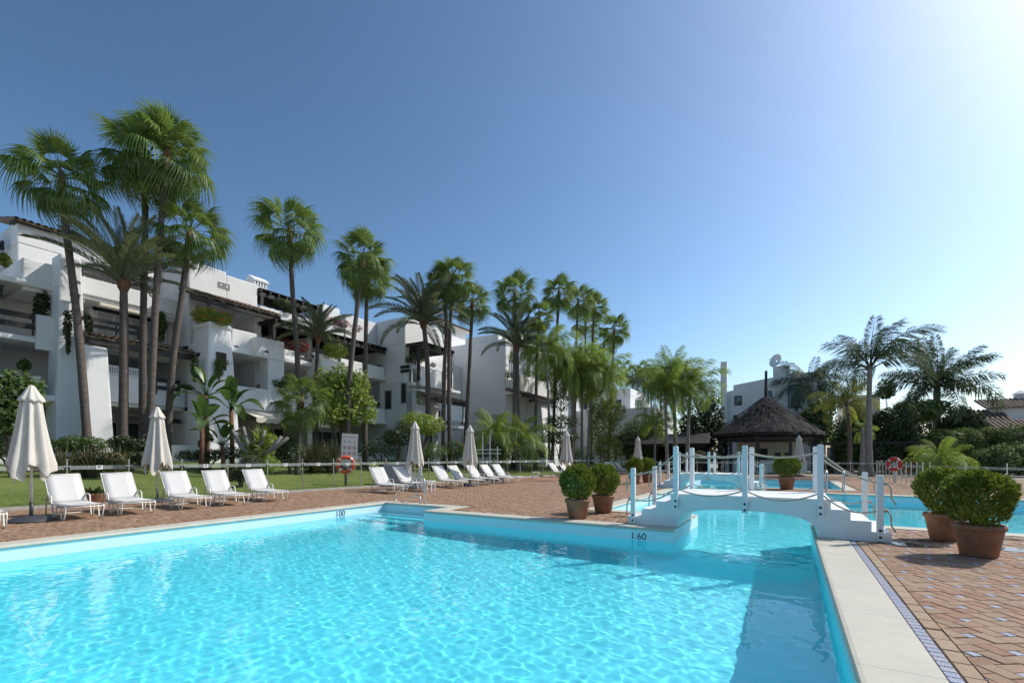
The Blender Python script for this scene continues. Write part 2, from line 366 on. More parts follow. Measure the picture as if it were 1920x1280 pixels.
# ---- water surface with real ripples
rs = np.random.RandomState(5)
WAVES = []
for k in range(46):
    lam = .085 * (6.0 ** rs.rand()); th = rs.normal(R(70), R(50)) if rs.rand() < .7 else rs.uniform(0, 2 * math.pi)
    WAVES.append((2 * math.pi / lam * math.cos(th), 2 * math.pi / lam * math.sin(th), .00062 * lam ** .8 * rs.uniform(.5, 1.2), rs.uniform(0, 6.28)))
def ripple(x, y, res):
    z = np.zeros_like(x)
    for kx, ky, a, p in WAVES:
        if 2 * math.pi / math.hypot(kx, ky) > res * 2.6: z += a * np.sin(kx * x + ky * y + p)
    return z
def water(x0, x1, y0, y1, res):
    nx, ny = int((x1 - x0) / res) + 2, int((y1 - y0) / res) + 2
    xx, yy = np.meshgrid(np.linspace(x0, x1, nx), np.linspace(y0, y1, ny)); z = WL + ripple(xx, yy, res)
    i = np.arange(nx * ny).reshape(ny, nx)
    return np.stack([xx, yy, z], -1).reshape(-1, 3), np.stack([i[:-1, :-1], i[:-1, 1:], i[1:, 1:], i[1:, :-1]], -1).reshape(-1, 4)
VV, QQ, off = [], [], 0
for (a, res) in zip(POOL, (.028, .05, .04, .06, .12, .12)):
    v, q = water(*a, res); VV.append(v); QQ.append(q + off); off += len(v)
wo = struct(link('water', np_mesh('water', np.concatenate(VV), np.concatenate(QQ), 'water', True)))
wo.cycles.is_caustics_caster = True
# ---- bricks: pinwheel of four bricks round a small glazed square, laid on the diagonal
BL, BW, BH = .205, .125, .016
CELL = BL + BW; BANG = R(38)
def piece_mesh(lx, ly, gap=.004):
    x, y, c = lx / 2 - gap, ly / 2 - gap, .004
    mb = MB(); mb.add([(-x, -y, -BH), (x, -y, -BH), (x, y, -BH), (-x, y, -BH), (-x, -y, -c), (x, -y, -c), (x, y, -c), (-x, y, -c), (-x + c, -y + c, 0), (x - c, -y + c, 0), (x - c, y - c, 0), (-x + c, y - c, 0)],
                    [(8, 9, 10, 11)] + [(i, (i + 1) % 4, 4 + (i + 1) % 4, 4 + i) for i in range(4)] + [(4 + i, 4 + (i + 1) % 4, 8 + (i + 1) % 4, 8 + i) for i in range(4)])
    return mb
CELLP = [(BL / 2, BW / 2, 0, 'b'), (BL + BW / 2, BL / 2, 1, 'b'), (BW + BL / 2, BL + BW / 2, 0, 'b'), (BW / 2, BW + BL / 2, 1, 'b'), (CELL / 2, CELL / 2, 0, 's')]
def ondeck(x, y, m):
    if y < .2 or x < fence_x(y) + .2 or y > 30: return False
    if x > .94 and y < 11.6: return .95 < x < 8.5 and y > 1.2
    for a, b, c, d in POOL:
        if a - .43 - m < x < b + .43 + m and c - .43 - m < y < d + .43 + m: return False
    return True
near, far = [], []
for BANG in (R(34), R(9)):
    ca, sa = math.cos(BANG), math.sin(BANG); right = BANG > .5
    for i in range(-95, 125):
        for j in range(-95, 125):
            for (u, v, r, t) in CELLP:
                U, V_ = i * CELL + u, j * CELL + v; x, y = U * ca - V_ * sa, U * sa + V_ * ca
                if right != (x > .9 and y < 11.6): continue
                dd = -x * SN + y * CS; l = x * CS + y * SN
                if dd < 1.8 or dd > 26 or abs(l) > dd * 1.16: continue
                if not ondeck(x, y, .09 if t == 'b' else .05): continue
                (near if right else far).append((dd, x, y, BANG + r * math.pi / 2, t))
near.sort()
BM = {'b': piece_mesh(BL, BW).mesh('brick', 'brick'), 's': piece_mesh(BL - BW, BL - BW).mesh('glazed_tile', 'blue_tile')}
brnd = random.Random(9)
cnt = {'b': 0, 's': 0}; rest = []; XB = 1.068
for e in near:
    dd, x, y, a, t = e; lx, ly = ((BL, BW) if t == 'b' else (BL - BW, BL - BW)); c_, s_ = math.cos(a), math.sin(a)
    cor = [(x + p * c_ - q * s_, y + p * s_ + q * c_) for p, q in ((-lx / 2 + .004, -ly / 2 + .004), (lx / 2 - .004, -ly / 2 + .004), (lx / 2 - .004, ly / 2 - .004), (-lx / 2 + .004, ly / 2 - .004))]
    if min(p[0] for p in cor) < XB:                    # cut along the border course
        cut = []
        for k in range(4):
            p, q = cor[k], cor[(k + 1) % 4]
            if p[0] >= XB: cut.append(p)
            if (p[0] < XB) != (q[0] < XB): f_ = (XB - p[0]) / (q[0] - p[0]); cut.append((XB, p[1] + f_ * (q[1] - p[1])))
        if len(cut) > 2: MB().prism(cut, -BH, brnd.uniform(-.001, .004)).build('brick' if t == 'b' else 'glazed_tile', 'brick' if t == 'b' else 'blue_tile', deck)
        continue
    cnt[t] += 1
    if cnt[t] > 240: rest.append(e); continue
    o = link('brick' if t == 'b' else 'glazed_tile', BM[t], deck, (x, y, brnd.uniform(-.003, .003) + .002), (brnd.uniform(-.008, .008), brnd.uniform(-.008, .008), a + brnd.uniform(-.02, .02)))
def joined(lst, t, name, m):
    base = piece_mesh(BL, BW) if t == 'b' else piece_mesh(BL - BW, BL - BW)
    bv, bf = np.array(base.v), np.array(base.f); sel = [e for e in lst if e[4] == t]
    A = np.array([e[3] for e in sel]) + rs.normal(0, .012, len(sel)); X = np.array([e[1] for e in sel]); Y = np.array([e[2] for e in sel]); Z = rs.uniform(-.003, .003, len(sel)) + .002
    c, s = np.cos(A)[:, None], np.sin(A)[:, None]; tx, ty = rs.normal(0, .006, (2, len(sel), 1))
    V = np.stack([bv[None, :, 0] * c - bv[None, :, 1] * s + X[:, None], bv[None, :, 0] * s + bv[None, :, 1] * c + Y[:, None], bv[None, :, 2] + Z[:, None] + tx * bv[None, :, 0] + ty * bv[None, :, 1]], -1).reshape(-1, 3)
    Q = (bf[None] + (np.arange(len(sel)) * len(bv))[:, None, None]).reshape(-1, 4)
    o = link(name, np_mesh(name, V, Q, m), deck); o['kind'] = 'stuff'
joined(rest, 'b', 'distant_bricks', 'brick'); joined(rest, 's', 'distant_glazed_tiles', 'blue_tile')
joined(far, 'b', 'deck_bricks', 'brick'); joined(far, 's', 'deck_glazed_tiles', 'brick')
tm = piece_mesh(.085, .088).mesh('edge_tile', 'blue_tile'); bm_ = piece_mesh(.24, .115).mesh('border_brick', 'border_brick')
for k in range(96):
    link('edge_tile', tm, deck, (.898, 1.6 + k * .09, brnd.uniform(-.001, .001) + .004), (0, 0, brnd.uniform(-.015, .015)))
for k in range(37):
    link('border_brick', bm_, deck, (1.005, 1.7 + k * .246, brnd.uniform(-.002, .003) + .003), (0, brnd.uniform(-.01, .01), math.pi / 2 + brnd.uniform(-.015, .015)))
# depth figures on the pool wall
def text_mesh(s, name):
    c = bpy.data.curves.new(name, 'FONT'); c.body = s; c.size = 1; c.align_x = 'CENTER'; c.extrude = .01
    o = bpy.data.objects.new(name, c); COL.objects.link(o); dg = bpy.context.evaluated_depsgraph_get()
    me = bpy.data.meshes.new_from_object(o.evaluated_get(dg)); COL.objects.unlink(o); bpy.data.objects.remove(o); return me
def wall_text(s, name, loc, rz, size, m, parent):
    me = text_mesh(s, name); me.materials.clear(); me.materials.append(M[m]); me.name = name
    return link(name, me, parent, loc, (math.pi / 2, 0, rz), (size, size, size * .2))
wall_text('1.60', 'depth_figures', (xy(1197, 9.3), 9.294, -.235), 0, .19, 'ink_blue', pool)
wall_text('100', 'depth_figures', (-10.644, yx(638, -10.65), -.235), math.pi / 2, .22, 'ink', pool)
def puddle(cx, cy, rx, ry, seed):
    rnd = random.Random(seed); pts = []; ph = [rnd.uniform(0, 6.28) for _ in range(4)]
    for k in range(40):
        a = 2 * math.pi * k / 40; r = 1 + .28 * math.sin(2 * a + ph[0]) + .2 * math.sin(3 * a + ph[1]) + .12 * math.sin(7 * a + ph[2]) + .08 * math.sin(11 * a + ph[3])
        pts.append((cx + rx * r * math.cos(a + .5), cy + ry * r * math.sin(a + .5), .0085))
    struct(MB().add(pts, [tuple(range(40))]).build('puddle', 'puddle'))
for i, (px, py, rx, ry) in enumerate(((1690, 1020, .42, .14), (1735, 1014, .3, .1), (1890, 1030, .5, .16), (1900, 1012, .4, .1))):
    g_ = G(px, py); puddle(g_.x, g_.y, rx, ry, i)
# ------------------------------------------------------------------ bridges
def bridge(ox, oy, label):
    t = thing('footbridge', label, 'bridge', (ox, oy, 0), 0, 'white footbridges over the pool channels')
    st = .67 / 4
    prof = [(-2.92, -.02), (-2.92, st), (-2.63, st), (-2.63, 2 * st), (-2.34, 2 * st), (-2.34, 3 * st), (-2.05, 3 * st), (-2.05, .67), (.61, .67), (.61, 3 * st), (.887, 3 * st), (.887, 2 * st), (1.17, 2 * st), (1.17, st), (1.43, st), (1.43, -.02)]
    arch = []
    for k in range(21):
        a = math.pi * k / 20; cx, hw = -.75, 1.17
        arch.append((cx + hw * math.copysign(abs(math.cos(a)) ** .75, math.cos(a)), -.02 + .42 * math.sin(a) ** .6))
    poly = prof + arch; n = len(poly); y0, y1 = 9.7, 11.4
    mb = MB().add([(x, y0, z) for x, z in poly] + [(x, y1, z) for x, z in poly], [tuple(range(n)), tuple(range(n, 2 * n))[::-1]] + [(i, n + i, n + (i + 1) % n, (i + 1) % n) for i in range(n)])
    mb.build('body', 'bridge_paint', t, bevel=.012)
    posts = [(-2.79, .03, 1.17), (-1.94, .36, 1.61), (-.71, .36, 1.61), (.456, .36, 1.61), (1.27, .03, 1.10)]
    bolt = MB().lathe([(.022, 0), (.022, .012), (.014, .018)], 10).mesh('bolt', 'bolt')
    for yy, s in ((9.7 - .045, -1), (11.4 + .045, 1)):
        for x, zb, zt in posts:
            o = MB().box(-.045, .045, -.044, .044, zb, zt - .012).frus((-.045, .045, -.044, .044), zt - .012, (-.033, .033, -.032, .032), zt).build('post', 'post_paint', t, (x, yy, 0), bevel=.006)
            for zz in (zb + .06, zb + .17): link('bolt', bolt, o, (0, s * .044, zz), (math.pi / 2 * (1 if s < 0 else -1), 0, 0))
        for lvl in (0, 1):
            zs = [zt - .13 if lvl == 0 else zb + (.42 if i in (1, 2, 3) else .50) for i, (x, zb, zt) in enumerate(posts)]
            pts = []
            for i in range(4):
                x0, x1 = posts[i][0], posts[i + 1][0]
                sag = .09 + .03 * lvl + random.Random(i * 7 + lvl).uniform(0, .04)
                for k in range(10):
                    q = k / 10; pts.append((x0 + (x1 - x0) * q, yy, zs[i] + (zs[i + 1] - zs[i]) * q - sag * 4 * q * (1 - q)))
            pts.append((posts[4][0], yy, zs[4]))
            pts = [(posts[0][0] - .14, yy + .01, zs[0] - .34), (posts[0][0] - .13, yy, zs[0] - .1), (posts[0][0] - .09, yy, zs[0])] + pts + [(posts[4][0] + .1, yy, zs[4] - .01), (posts[4][0] + .14, yy, zs[4] - .08), (posts[4][0] + .15, yy, zs[4] - .25), (posts[4][0] + .20, yy - .01, zs[4] - .34)]
            r = MB().tube(pts, .0145, 6).build('rope', 'rope', t, smooth=True)
            for xx, zz in ((posts[0][0] - .075, zs[0]), (posts[4][0] + .075, zs[4])):
                MB().lathe([(.005, -.035), (.026, -.022), (.036, 0), (.026, .022), (.005, .035)], 8, (xx, yy, zz - .005)).build('knot', 'rope', r, smooth=True)
    return t
bridge(0, 0, 'white footbridge with rope rails over the channel of the nearest pool')
bridge(-2.3, 12.2, 'white footbridge with rope rails farther back, at the end of the second pool')
# ------------------------------------------------------------------ plant builders
def leaf_cloud(blobs, n, size, seed, aspect=.5, shell=.5, out=.6):
    """n small leaves spread through a set of ellipsoids (centre, (rx,ry,rz)) with a lumpy outline"""
    g = np.random.RandomState(seed); w = np.array([max(r) ** 2 for c, r in blobs]); w = w / w.sum(); bi = g.choice(len(blobs), n, p=w)
    C = np.array([tuple(c) for c, r in blobs])[bi]; Rr = np.array([tuple(r) for c, r in blobs])[bi]
    d = g.normal(size=(n, 3)); d /= np.linalg.norm(d, axis=1)[:, None]
    ph = g.uniform(0, 6.28, (6, 1)); fr = g.normal(0, 3.2, (6, 3)); lump = sum(np.sin(d @ fr[k] + ph[k] + bi * 1.7) for k in range(6)) / 6
    hole = sum(np.sin(d @ (fr[k] * 2.3) + ph[k] * 2 + bi) for k in range(6)) / 6
    rad = (1 + .26 * lump) * (1 - shell * g.rand(n) ** 1.5) + g.normal(0, .03, n)
    keep = g.rand(n) < np.clip(.85 + 1.1 * hole, .12, 1); d, rad, C, Rr = d[keep], rad[keep], C[keep], Rr[keep]; n = len(d)
    c = C + d * Rr * rad[:, None]
    nm = d * out + g.normal(0, .5, (n, 3)) + np.array([.0, .0, .35]); nm /= np.linalg.norm(nm, axis=1)[:, None]
    u = np.cross(nm, g.normal(size=(n, 3))); u /= np.linalg.norm(u, axis=1)[:, None] + 1e-9; v = np.cross(nm, u)
    s = size * g.uniform(.6, 1.3, n)[:, None]
    V = np.stack([c - u * s, c + v * s * aspect + nm * s * .12, c + u * s, c - v * s * aspect + nm * s * .12], 1).reshape(-1, 3)
    return V, np.arange(n * 4).reshape(-1, 4)
def limbs(parent, base, heads, r=.07, m='bark', seed=1, name='trunk'):
    rnd = random.Random(seed); base = Vector(base); mb = MB()
    for i, h in enumerate(heads):
        h = Vector(h); mid = base.lerp(h, .5) + Vector((rnd.uniform(-.15, .15), rnd.uniform(-.15, .15), 0)) * (h - base).length * .4
        mid.x = base.x + (mid.x - base.x) * .6; mid.y = base.y + (mid.y - base.y) * .6
        mb.tube([base - Vector((0, 0, .1)), base.lerp(mid, .5), mid, h], [r * 1.2, r, r * .75, r * .3], 7)
    return mb.build(name, m, parent, smooth=True)
def shrub(name, label, cat, d, bl, n, size, m, seed=1, flowers=None, stem=True, group=None, zb=None, aspect=.5, depth=1., bark='bark', shell=.5, trunk_r=.05):
    """bl: list of (px, py, half width px, half height px) in the photo at forward distance d"""
    k = d / F; bb = []
    for px, py, a, b in bl:
        st = math.hypot(1, rr(px)); rx = a * k / st
        bb.append((P(px, py, d), (rx, rx * depth, b * k)))
    x, y = bb[0][0].x, bb[0][0].y; z0 = zb if zb is not None else (zl(x, y) if x < fence_x(y) else 0.)
    t = thing(name, label, cat, (x, y, z0), 0, group); o = Vector((x, y, z0))
    bb = [(c - o, r) for c, r in bb]
    V, Q = leaf_cloud(bb, n, size, seed, aspect, shell); link('foliage', np_mesh('foliage', V, Q, m), t)
    if stem: limbs(t, (0, 0, 0), [c for c, r in bb][:6], trunk_r, bark, seed, 'stem' if cat != 'tree' else 'trunk')
    if flowers:
        fm, fn, fs = flowers; V, Q = leaf_cloud([(c, tuple(q * 1.03 for q in r)) for c, r in bb], fn, fs, seed + 50, .8, .12); link('flowers', np_mesh('flowers', V, Q, fm), t)
    return t
def fan_mesh(seed, droop, Lp=1.05, Bl=1.1, n=30, m='fan_leaf'):
    rnd = random.Random(seed); mb = MB(); span = R(118)
    sag = lambda x: -.10 * x * x
    mb.tube([(0, 0, 0), (Lp * .5, 0, sag(Lp * .5)), (Lp, 0, sag(Lp))], [.022, .016, .012], 5)
    H = Vector((Lp, 0, sag(Lp))); dphi = 2 * span / n
    for i in range(n):
        ph = -span + dphi * (i + .5) + rnd.uniform(-.02, .02); B = Bl * (1 - .22 * (abs(ph) / span) ** 1.5) * rnd.uniform(.9, 1.06); e = Vector((math.cos(ph), math.sin(ph), 0)); s = Vector((-math.sin(ph), math.cos(ph), 0))
        dr = droop * rnd.uniform(.7, 1.3)
        def pt(r, off, ed=0): return H + e * (r * B * (1 - .28 * dr * max(0, r - .5) ** 1.2 * 2)) + s * off + Vector((0, 0, -.16 * r * r * B - dr * max(0, r - .45) ** 1.6 * 1.7 * B - .13 * abs(math.sin(ph)) * r * B + ed))
        w1 = .55 * B * dphi * .52; w2 = w1 * .8; w3 = w1 * .38
        mb.add([pt(.03, 0), pt(.55, -w1, .02), pt(.55, w1, .02), pt(.55, 0, -.014), pt(.74, -w2 * .7, .01), pt(.74, w2 * .7, .01), pt(.9, -w3, 0), pt(.9, w3, 0), pt(1.1, 0, -.02)],
               [(0, 3, 1), (0, 2, 3), (1, 3, 5, 4), (3, 2, 5), (4, 5, 7, 6), (6, 7, 8)])
    return mb.mesh('fan_frond', m)
def feather_mesh(seed, L, nl, ll, curve, vee=.35, droop=.3, wid=.022, m='date_leaf', plume=.0, bare=.12, p=1.3, al0=68, al1=36):
    rnd = random.Random(seed); mb = MB(); N = 16; pts = [Vector((0, 0, 0))]; th = 0
    for i in range(N):
        s = (i + .5) / N; th = -curve * s ** p; pts.append(pts[-1] + Vector((math.cos(th), 0, math.sin(th))) * (L / N))
    mb.tube(pts, [.034 * (1 - .85 * i / N) * L / 2.6 for i in range(N + 1)], 5, 0)
    for i in range(nl):
        s = bare + (1 - bare) * (i + .5) / nl; f = s * N; k = min(N - 1, int(f)); b = pts[k].lerp(pts[k + 1], f - k); t = (pts[k + 1] - pts[k]).normalized(); up = Vector((-t.z, 0, t.x))
        q = (s - bare) / (1 - bare); ln = ll * (math.sin(math.pi * (.16 + .74 * q)) ** .7) * rnd.uniform(.85, 1.12); al = R(al0 - al1 * q)
        for sd in (-1, 1):
            v = vee + rnd.uniform(-.12, .12) + (rnd.choice((-1, 0, 1)) * plume)
            side = Vector((0, sd, 0)) * math.cos(v) + up * math.sin(v); dr = (t * math.cos(al) + side * math.sin(al)).normalized(); w = wid * rnd.uniform(.8, 1.2)
            n_ = t.cross(dr).normalized() if t.cross(dr).length > 1e-3 else up; wv = n_.cross(dr) * w
            m1 = b + dr * ln * .5 - Vector((0, 0, droop * ln * .18)); tip = b + dr * ln * (1 - droop * .35) - Vector((0, 0, droop * ln * .85))
            mb.add([b, m1 + wv, tip, m1 - wv], [(0, 1, 2, 3)])
    return mb.mesh('feather_frond', m)
FAN = [[fan_mesh(10 + i * 3 + j, (.25, .55, .85, 1.15)[j]) for i in range(3)] for j in range(4)]
FAN_DRY = fan_mesh(77, 1.5, m='fan_leaf_dry')
DATE = [feather_mesh(30 + i, 2.6, 68, .48, (.45, .8, 1.15, 1.5)[i], .55, .14, .017) for i in range(4)]
QUEEN = {}
for key, m in (('queen', 'queen_leaf'), ('darkqueen', 'queen_leaf_dark'), ('lime', 'lime_leaf')):
    QUEEN[key] = [feather_mesh(50 + i, 2.7, 96, .72, (.95, 1.5, 2.05, 2.45)[i], .12, .85, .0155, m, .45, .16, 1.55, 84, 26) for i in range(4)]
ROYAL = [feather_mesh(70 + i, 3.4, 96, .82, (.6, .9, 1.2, 1.6)[i], .1, .65, .024, 'queen_leaf_dark', .5, .08, 1.8, 80, 26) for i in range(4)]
KIND = {'fan': (FAN, 27, (84, -42), .16), 'date': (DATE, 36, (86, 18), .19), 'queen': (QUEEN['queen'], 20, (80, -5), .16), 'darkqueen': (QUEEN['darkqueen'], 20, (78, -8), .17), 'lime': (QUEEN['lime'], 13, (76, 5), .11), 'royal': (ROYAL, 19, (78, -12), .24)}
def palm(kind, label, d, pts, sc=1., n=None, r=None, group=None, zb=None, lean=0, boot=.9, seed=None, el=None, cv=3):
    msh, n0, (e0, e1), r0 = KIND[kind]; e0, e1 = el or (e0, e1); n = n or n0; r = r or r0; seed = seed or int(pts[0][0]); rnd = random.Random(seed)
    b = P(pts[0][0], HY, d); z0 = zb if zb is not None else (zl(b.x, b.y) if b.x < fence_x(b.y) else 0.); o = Vector((b.x, b.y, z0))
    nm = {'fan': 'fan_palm', 'date': 'date_palm', 'queen': 'queen_palm', 'darkqueen': 'queen_palm', 'lime': 'young_palm', 'royal': 'royal_palm'}[kind]
    t = thing(nm, label, 'palm tree', o, 0, group)
    ctl = [Vector((0, 0, 0))] + [P(px, py, d) - o for px, py in pts[1:]]
    if len(ctl) == 2: ctl.insert(1, ctl[0].lerp(ctl[1], .5) + Vector((rnd.uniform(-.1, .1), rnd.uniform(-.1, .1), 0)))
    path = []; c = [ctl[0] * 2 - ctl[1]] + ctl + [ctl[-1] * 2 - ctl[-2]]
    for i in range(1, len(c) - 2):
        for k in range(9):
            u = k / 9; path.append(.5 * ((2 * c[i]) + (c[i + 1] - c[i - 1]) * u + (2 * c[i - 1] - 5 * c[i] + 4 * c[i + 1] - c[i + 2]) * u * u + (3 * c[i] - c[i - 1] - 3 * c[i + 1] + c[i + 2]) * u ** 3))
    path.append(ctl[-1]); top = path[-1]; H = top.z; N = len(path)
    path[0] = path[0] - Vector((0, 0, .15))
    rad = [r * (1 + .55 * math.exp(-p.z / .5)) * (1 - (.28 if kind in ('fan', 'date') else .45) * max(0, p.z) / max(H, .1)) * (1 + rnd.uniform(-.05, .05)) for p in path]
    if kind == 'royal': rad = [r * (1.05 - .35 * max(0, p.z) / H) for p in path]
    MB().tube(path, rad, 10).build('trunk', 'trunk_grey' if kind in ('royal', 'queen', 'darkqueen') else 'trunk', t, smooth=True)
    ax = (path[-1] - path[-3]).normalized()
    if kind == 'fan' and boot:
        a = top - ax * boot
        MB().tube([a - ax * .35, a, top - ax * .45, top + ax * .1], [rad[-1] * 1.0, rad[-1] * 1.28, rad[-1] * 1.42, rad[-1] * .7], 10).build('leaf_base_sheath', 'trunk_boot', t, smooth=True)
    elif kind == 'date':
        MB().lathe([(rad[-1], -.62), (rad[-1] * 1.5, -.45), (rad[-1] * 1.75, -.22), (rad[-1] * 1.5, .02), (rad[-1] * .6, .15)], 14, tuple(top), fold=lambda j, a: (1 + .09 * math.sin(7 * a + j * 2), 0)).build('leaf_base_sheath', 'trunk_boot', t)
    elif kind == 'royal':
        MB().tube([top - ax * 1.5, top - ax * 1.2, top - ax * .4, top], [rad[-1] * 1.05, rad[-1] * 1.18, rad[-1] * .85, rad[-1] * .5], 12).build('crown_shaft', 'royal_green', t, smooth=True)
    else:
        MB().tube([top - ax * .9, top - ax * .75, top - ax * .4, top], [rad[-1] * 1.25, rad[-1] * 1.45, rad[-1] * 1.0, rad[-1] * .55], 10).build('leaf_base_sheath', 'trunk_grey', t, smooth=True)
    for i in range(n):
        q = i / (n - 1); e = e0 + (e1 - e0) * q ** (.85 if kind == 'fan' else .9) + rnd.uniform(-9, 9); a = i * 2.39996 + rnd.uniform(-.25, .25)
        mi = min(cv, max(0, int(q * 3.6 + rnd.uniform(-.4, .4)))); m = msh[mi]
        if isinstance(m, list): m = m[rnd.randrange(len(m))]
        if kind == 'fan' and q > .95: m = FAN_DRY if rnd.random() < .15 else m
        s = sc * rnd.uniform(.85, 1.1) * (.75 + .25 * min(1, q * 4))
        o_ = link('frond', m, t, top + Vector((math.cos(a), math.sin(a), 0)) * rad[-1] * .4 - ax * (q * .35))
        o_.rotation_euler = (Matrix.Rotation(a, 3, 'Z') @ Matrix.Rotation(-R(e), 3, 'Y') @ Matrix.Rotation(rnd.uniform(-.4, .4), 3, 'X')).to_euler(); o_.scale = (s, s, s)
    if kind == 'fan' or kind == 'date':
        MB().tube([top, top + ax * (1.25 if kind == 'fan' else 1.6) * sc + Vector((rnd.uniform(-.15, .15), rnd.uniform(-.15, .15), 0))], [.03, .006], 5).build('spear_leaf', 'fan_leaf', t)
    return t
def spiky(name, label, loc, n, L, m, seed, w=.03, spread=.9, group=None):
    rnd = random.Random(seed); t = thing(name, label, 'plant', loc, 0, group); mb = MB()
    for k in range(n):
        a = rnd.uniform(0, 6.28); e = R(90) - abs(rnd.gauss(0, spread * .55)); l = L * rnd.uniform(.6, 1.1); b = Vector((math.cos(a), math.sin(a), 0)) * rnd.uniform(0, .18 * L)
        u = Vector((math.cos(a) * math.cos(e), math.sin(a) * math.cos(e), math.sin(e))); s = Vector((-math.sin(a), math.cos(a), 0)) * w; dz = Vector((0, 0, -.22 * l * math.cos(e)))
        mb.add([b - s * .6, b + s * .6, b + u * l * .55 + s, b + u * l * .55 - s, b + u * l + dz], [(0, 1, 2, 3), (3, 2, 4)])
    mb.build('foliage', m, t); MB().lathe([(.12 * L, -.05), (.08 * L, .12)], 8).build('stem', 'soil', t); return t
def paddle(L, w, seed, bend=.6):
    rnd = random.Random(seed); mb = MB(); n = 7; rows = []
    for i in range(n + 1):
        s = i / n; th = -bend * s * s; x = .55 * L + L * s * math.cos(th * .6); z = L * s * math.sin(th * .6) * 1.0; ww = w * math.sin(math.pi * (.06 + .90 * s)) ** .6
        rows.append((x, ww, z))
    for x, ww, z in rows: mb.v += [(x, -ww, z + ww * .35), (x, 0, z), (x, ww, z + ww * .35)]
    for i in range(n): a = i * 3; mb.f += [(a, a + 1, a + 4, a + 3), (a + 1, a + 2, a + 5, a + 4)]
    mb.m = [0] * len(mb.f); mb.tube([(0, 0, 0), (.3 * L, 0, .02), (.56 * L, 0, 0)], [.03, .022, .016], 5)
    return mb.mesh('paddle_leaf', 'broad', smooth=True)
PADDLE = [paddle(1.0, .23, i, (.3, .7, 1.2)[i]) for i in range(3)]
def strelitzia(label, d, px, pys, sc, seed, n=11):
    rnd = random.Random(seed); b = P(px, HY, d); z0 = zl(b.x, b.y); t = thing('bird_of_paradise_tree', label, 'plant', (b.x, b.y, z0), 0, 'large paddle-leaved plants by the building'); top = Vector((rnd.uniform(-.15, .15), 0, P(px, pys, d).z - z0))
    MB().tube([(0, 0, -.1), top * .5 + Vector((.05, 0, 0)), top], [.12 * sc, .10 * sc, .09 * sc], 8).build('trunk', 'trunk_boot', t, smooth=True)
    for i in range(n):
        a = (0 if i % 2 else math.pi) + rnd.uniform(-.75, .75) + seed; e = R(80 - 75 * (i / n)) + rnd.uniform(-.15, .15)
        o = link('leaf', PADDLE[min(2, int(i / n * 3))], t, top); o.rotation_euler = (Matrix.Rotation(a, 3, 'Z') @ Matrix.Rotation(-e, 3, 'Y') @ Matrix.Rotation(rnd.uniform(-.5, .5), 3, 'X')).to_euler(); s = sc * rnd.uniform(.75, 1.1); o.scale = (s, s, s)
    return t
# ------------------------------------------------------------------ buildings
def roof_tiles(parent, y0, y1, xe, ze, xt, zt, name='roof_tiles', pitch=.24, along='y', flip=1):
    """barrel tiles running from ridge (xt,zt) down to eave (xe,ze), one joined mesh"""
    mb = MB(); n = max(2, int((y1 - y0) / pitch)); rows = max(2, int(math.hypot(xe - xt, ze - zt) / .38)); rnd = random.Random(int(abs(y0 * 100)))
    sw = (lambda x, y, z: (x, y, z)) if along == 'y' else (lambda x, y, z: (y, x, z))
    L = math.hypot(xe - xt, ze - zt); ux, uz = (xe - xt) / L, (ze - zt) / L; nx, nz = -uz, ux
    if nz < 0: nx, nz = -nx, -nz
    for i in range(n):
        yc = y0 + (i + .5) * (y1 - y0) / n; r = (y1 - y0) / n * .40
        for k in range(rows):
            a, b = k / rows * L - .0, (k + 1) / rows * L + .06; lift = .02 + rnd.uniform(-.008, .012); jy = rnd.uniform(-.012, .012); vs = []
            for s, rr_ in ((a, r * .85), (b, r)):
                for j in range(5):
                    th = math.pi * j / 4; hh = rr_ * math.sin(th) + lift; vs.append(sw(xt + ux * s + nx * hh, yc + jy - rr_ * math.cos(th), zt + uz * s + nz * hh))
            mb.add(vs, [(j, j + 1, j + 6, j + 5) for j in range(4)])
    o = mb.build(name, 'roof_tile', parent); o['kind'] = 'stuff'
    th = .05
    vs = [sw(xt, y0, zt), sw(xe, y0, ze), sw(xe, y1, ze), sw(xt, y1, zt), sw(xt, y0, zt - th), sw(xe, y0, ze - th), sw(xe, y1, ze - th), sw(xt, y1, zt - th)]
    MB().add(vs, [(0, 1, 2, 3), (7, 6, 5, 4), (0, 4, 5, 1), (1, 5, 6, 2), (2, 6, 7, 3), (3, 7, 4, 0)]).build('roof_boarding', 'roof_tile', parent)
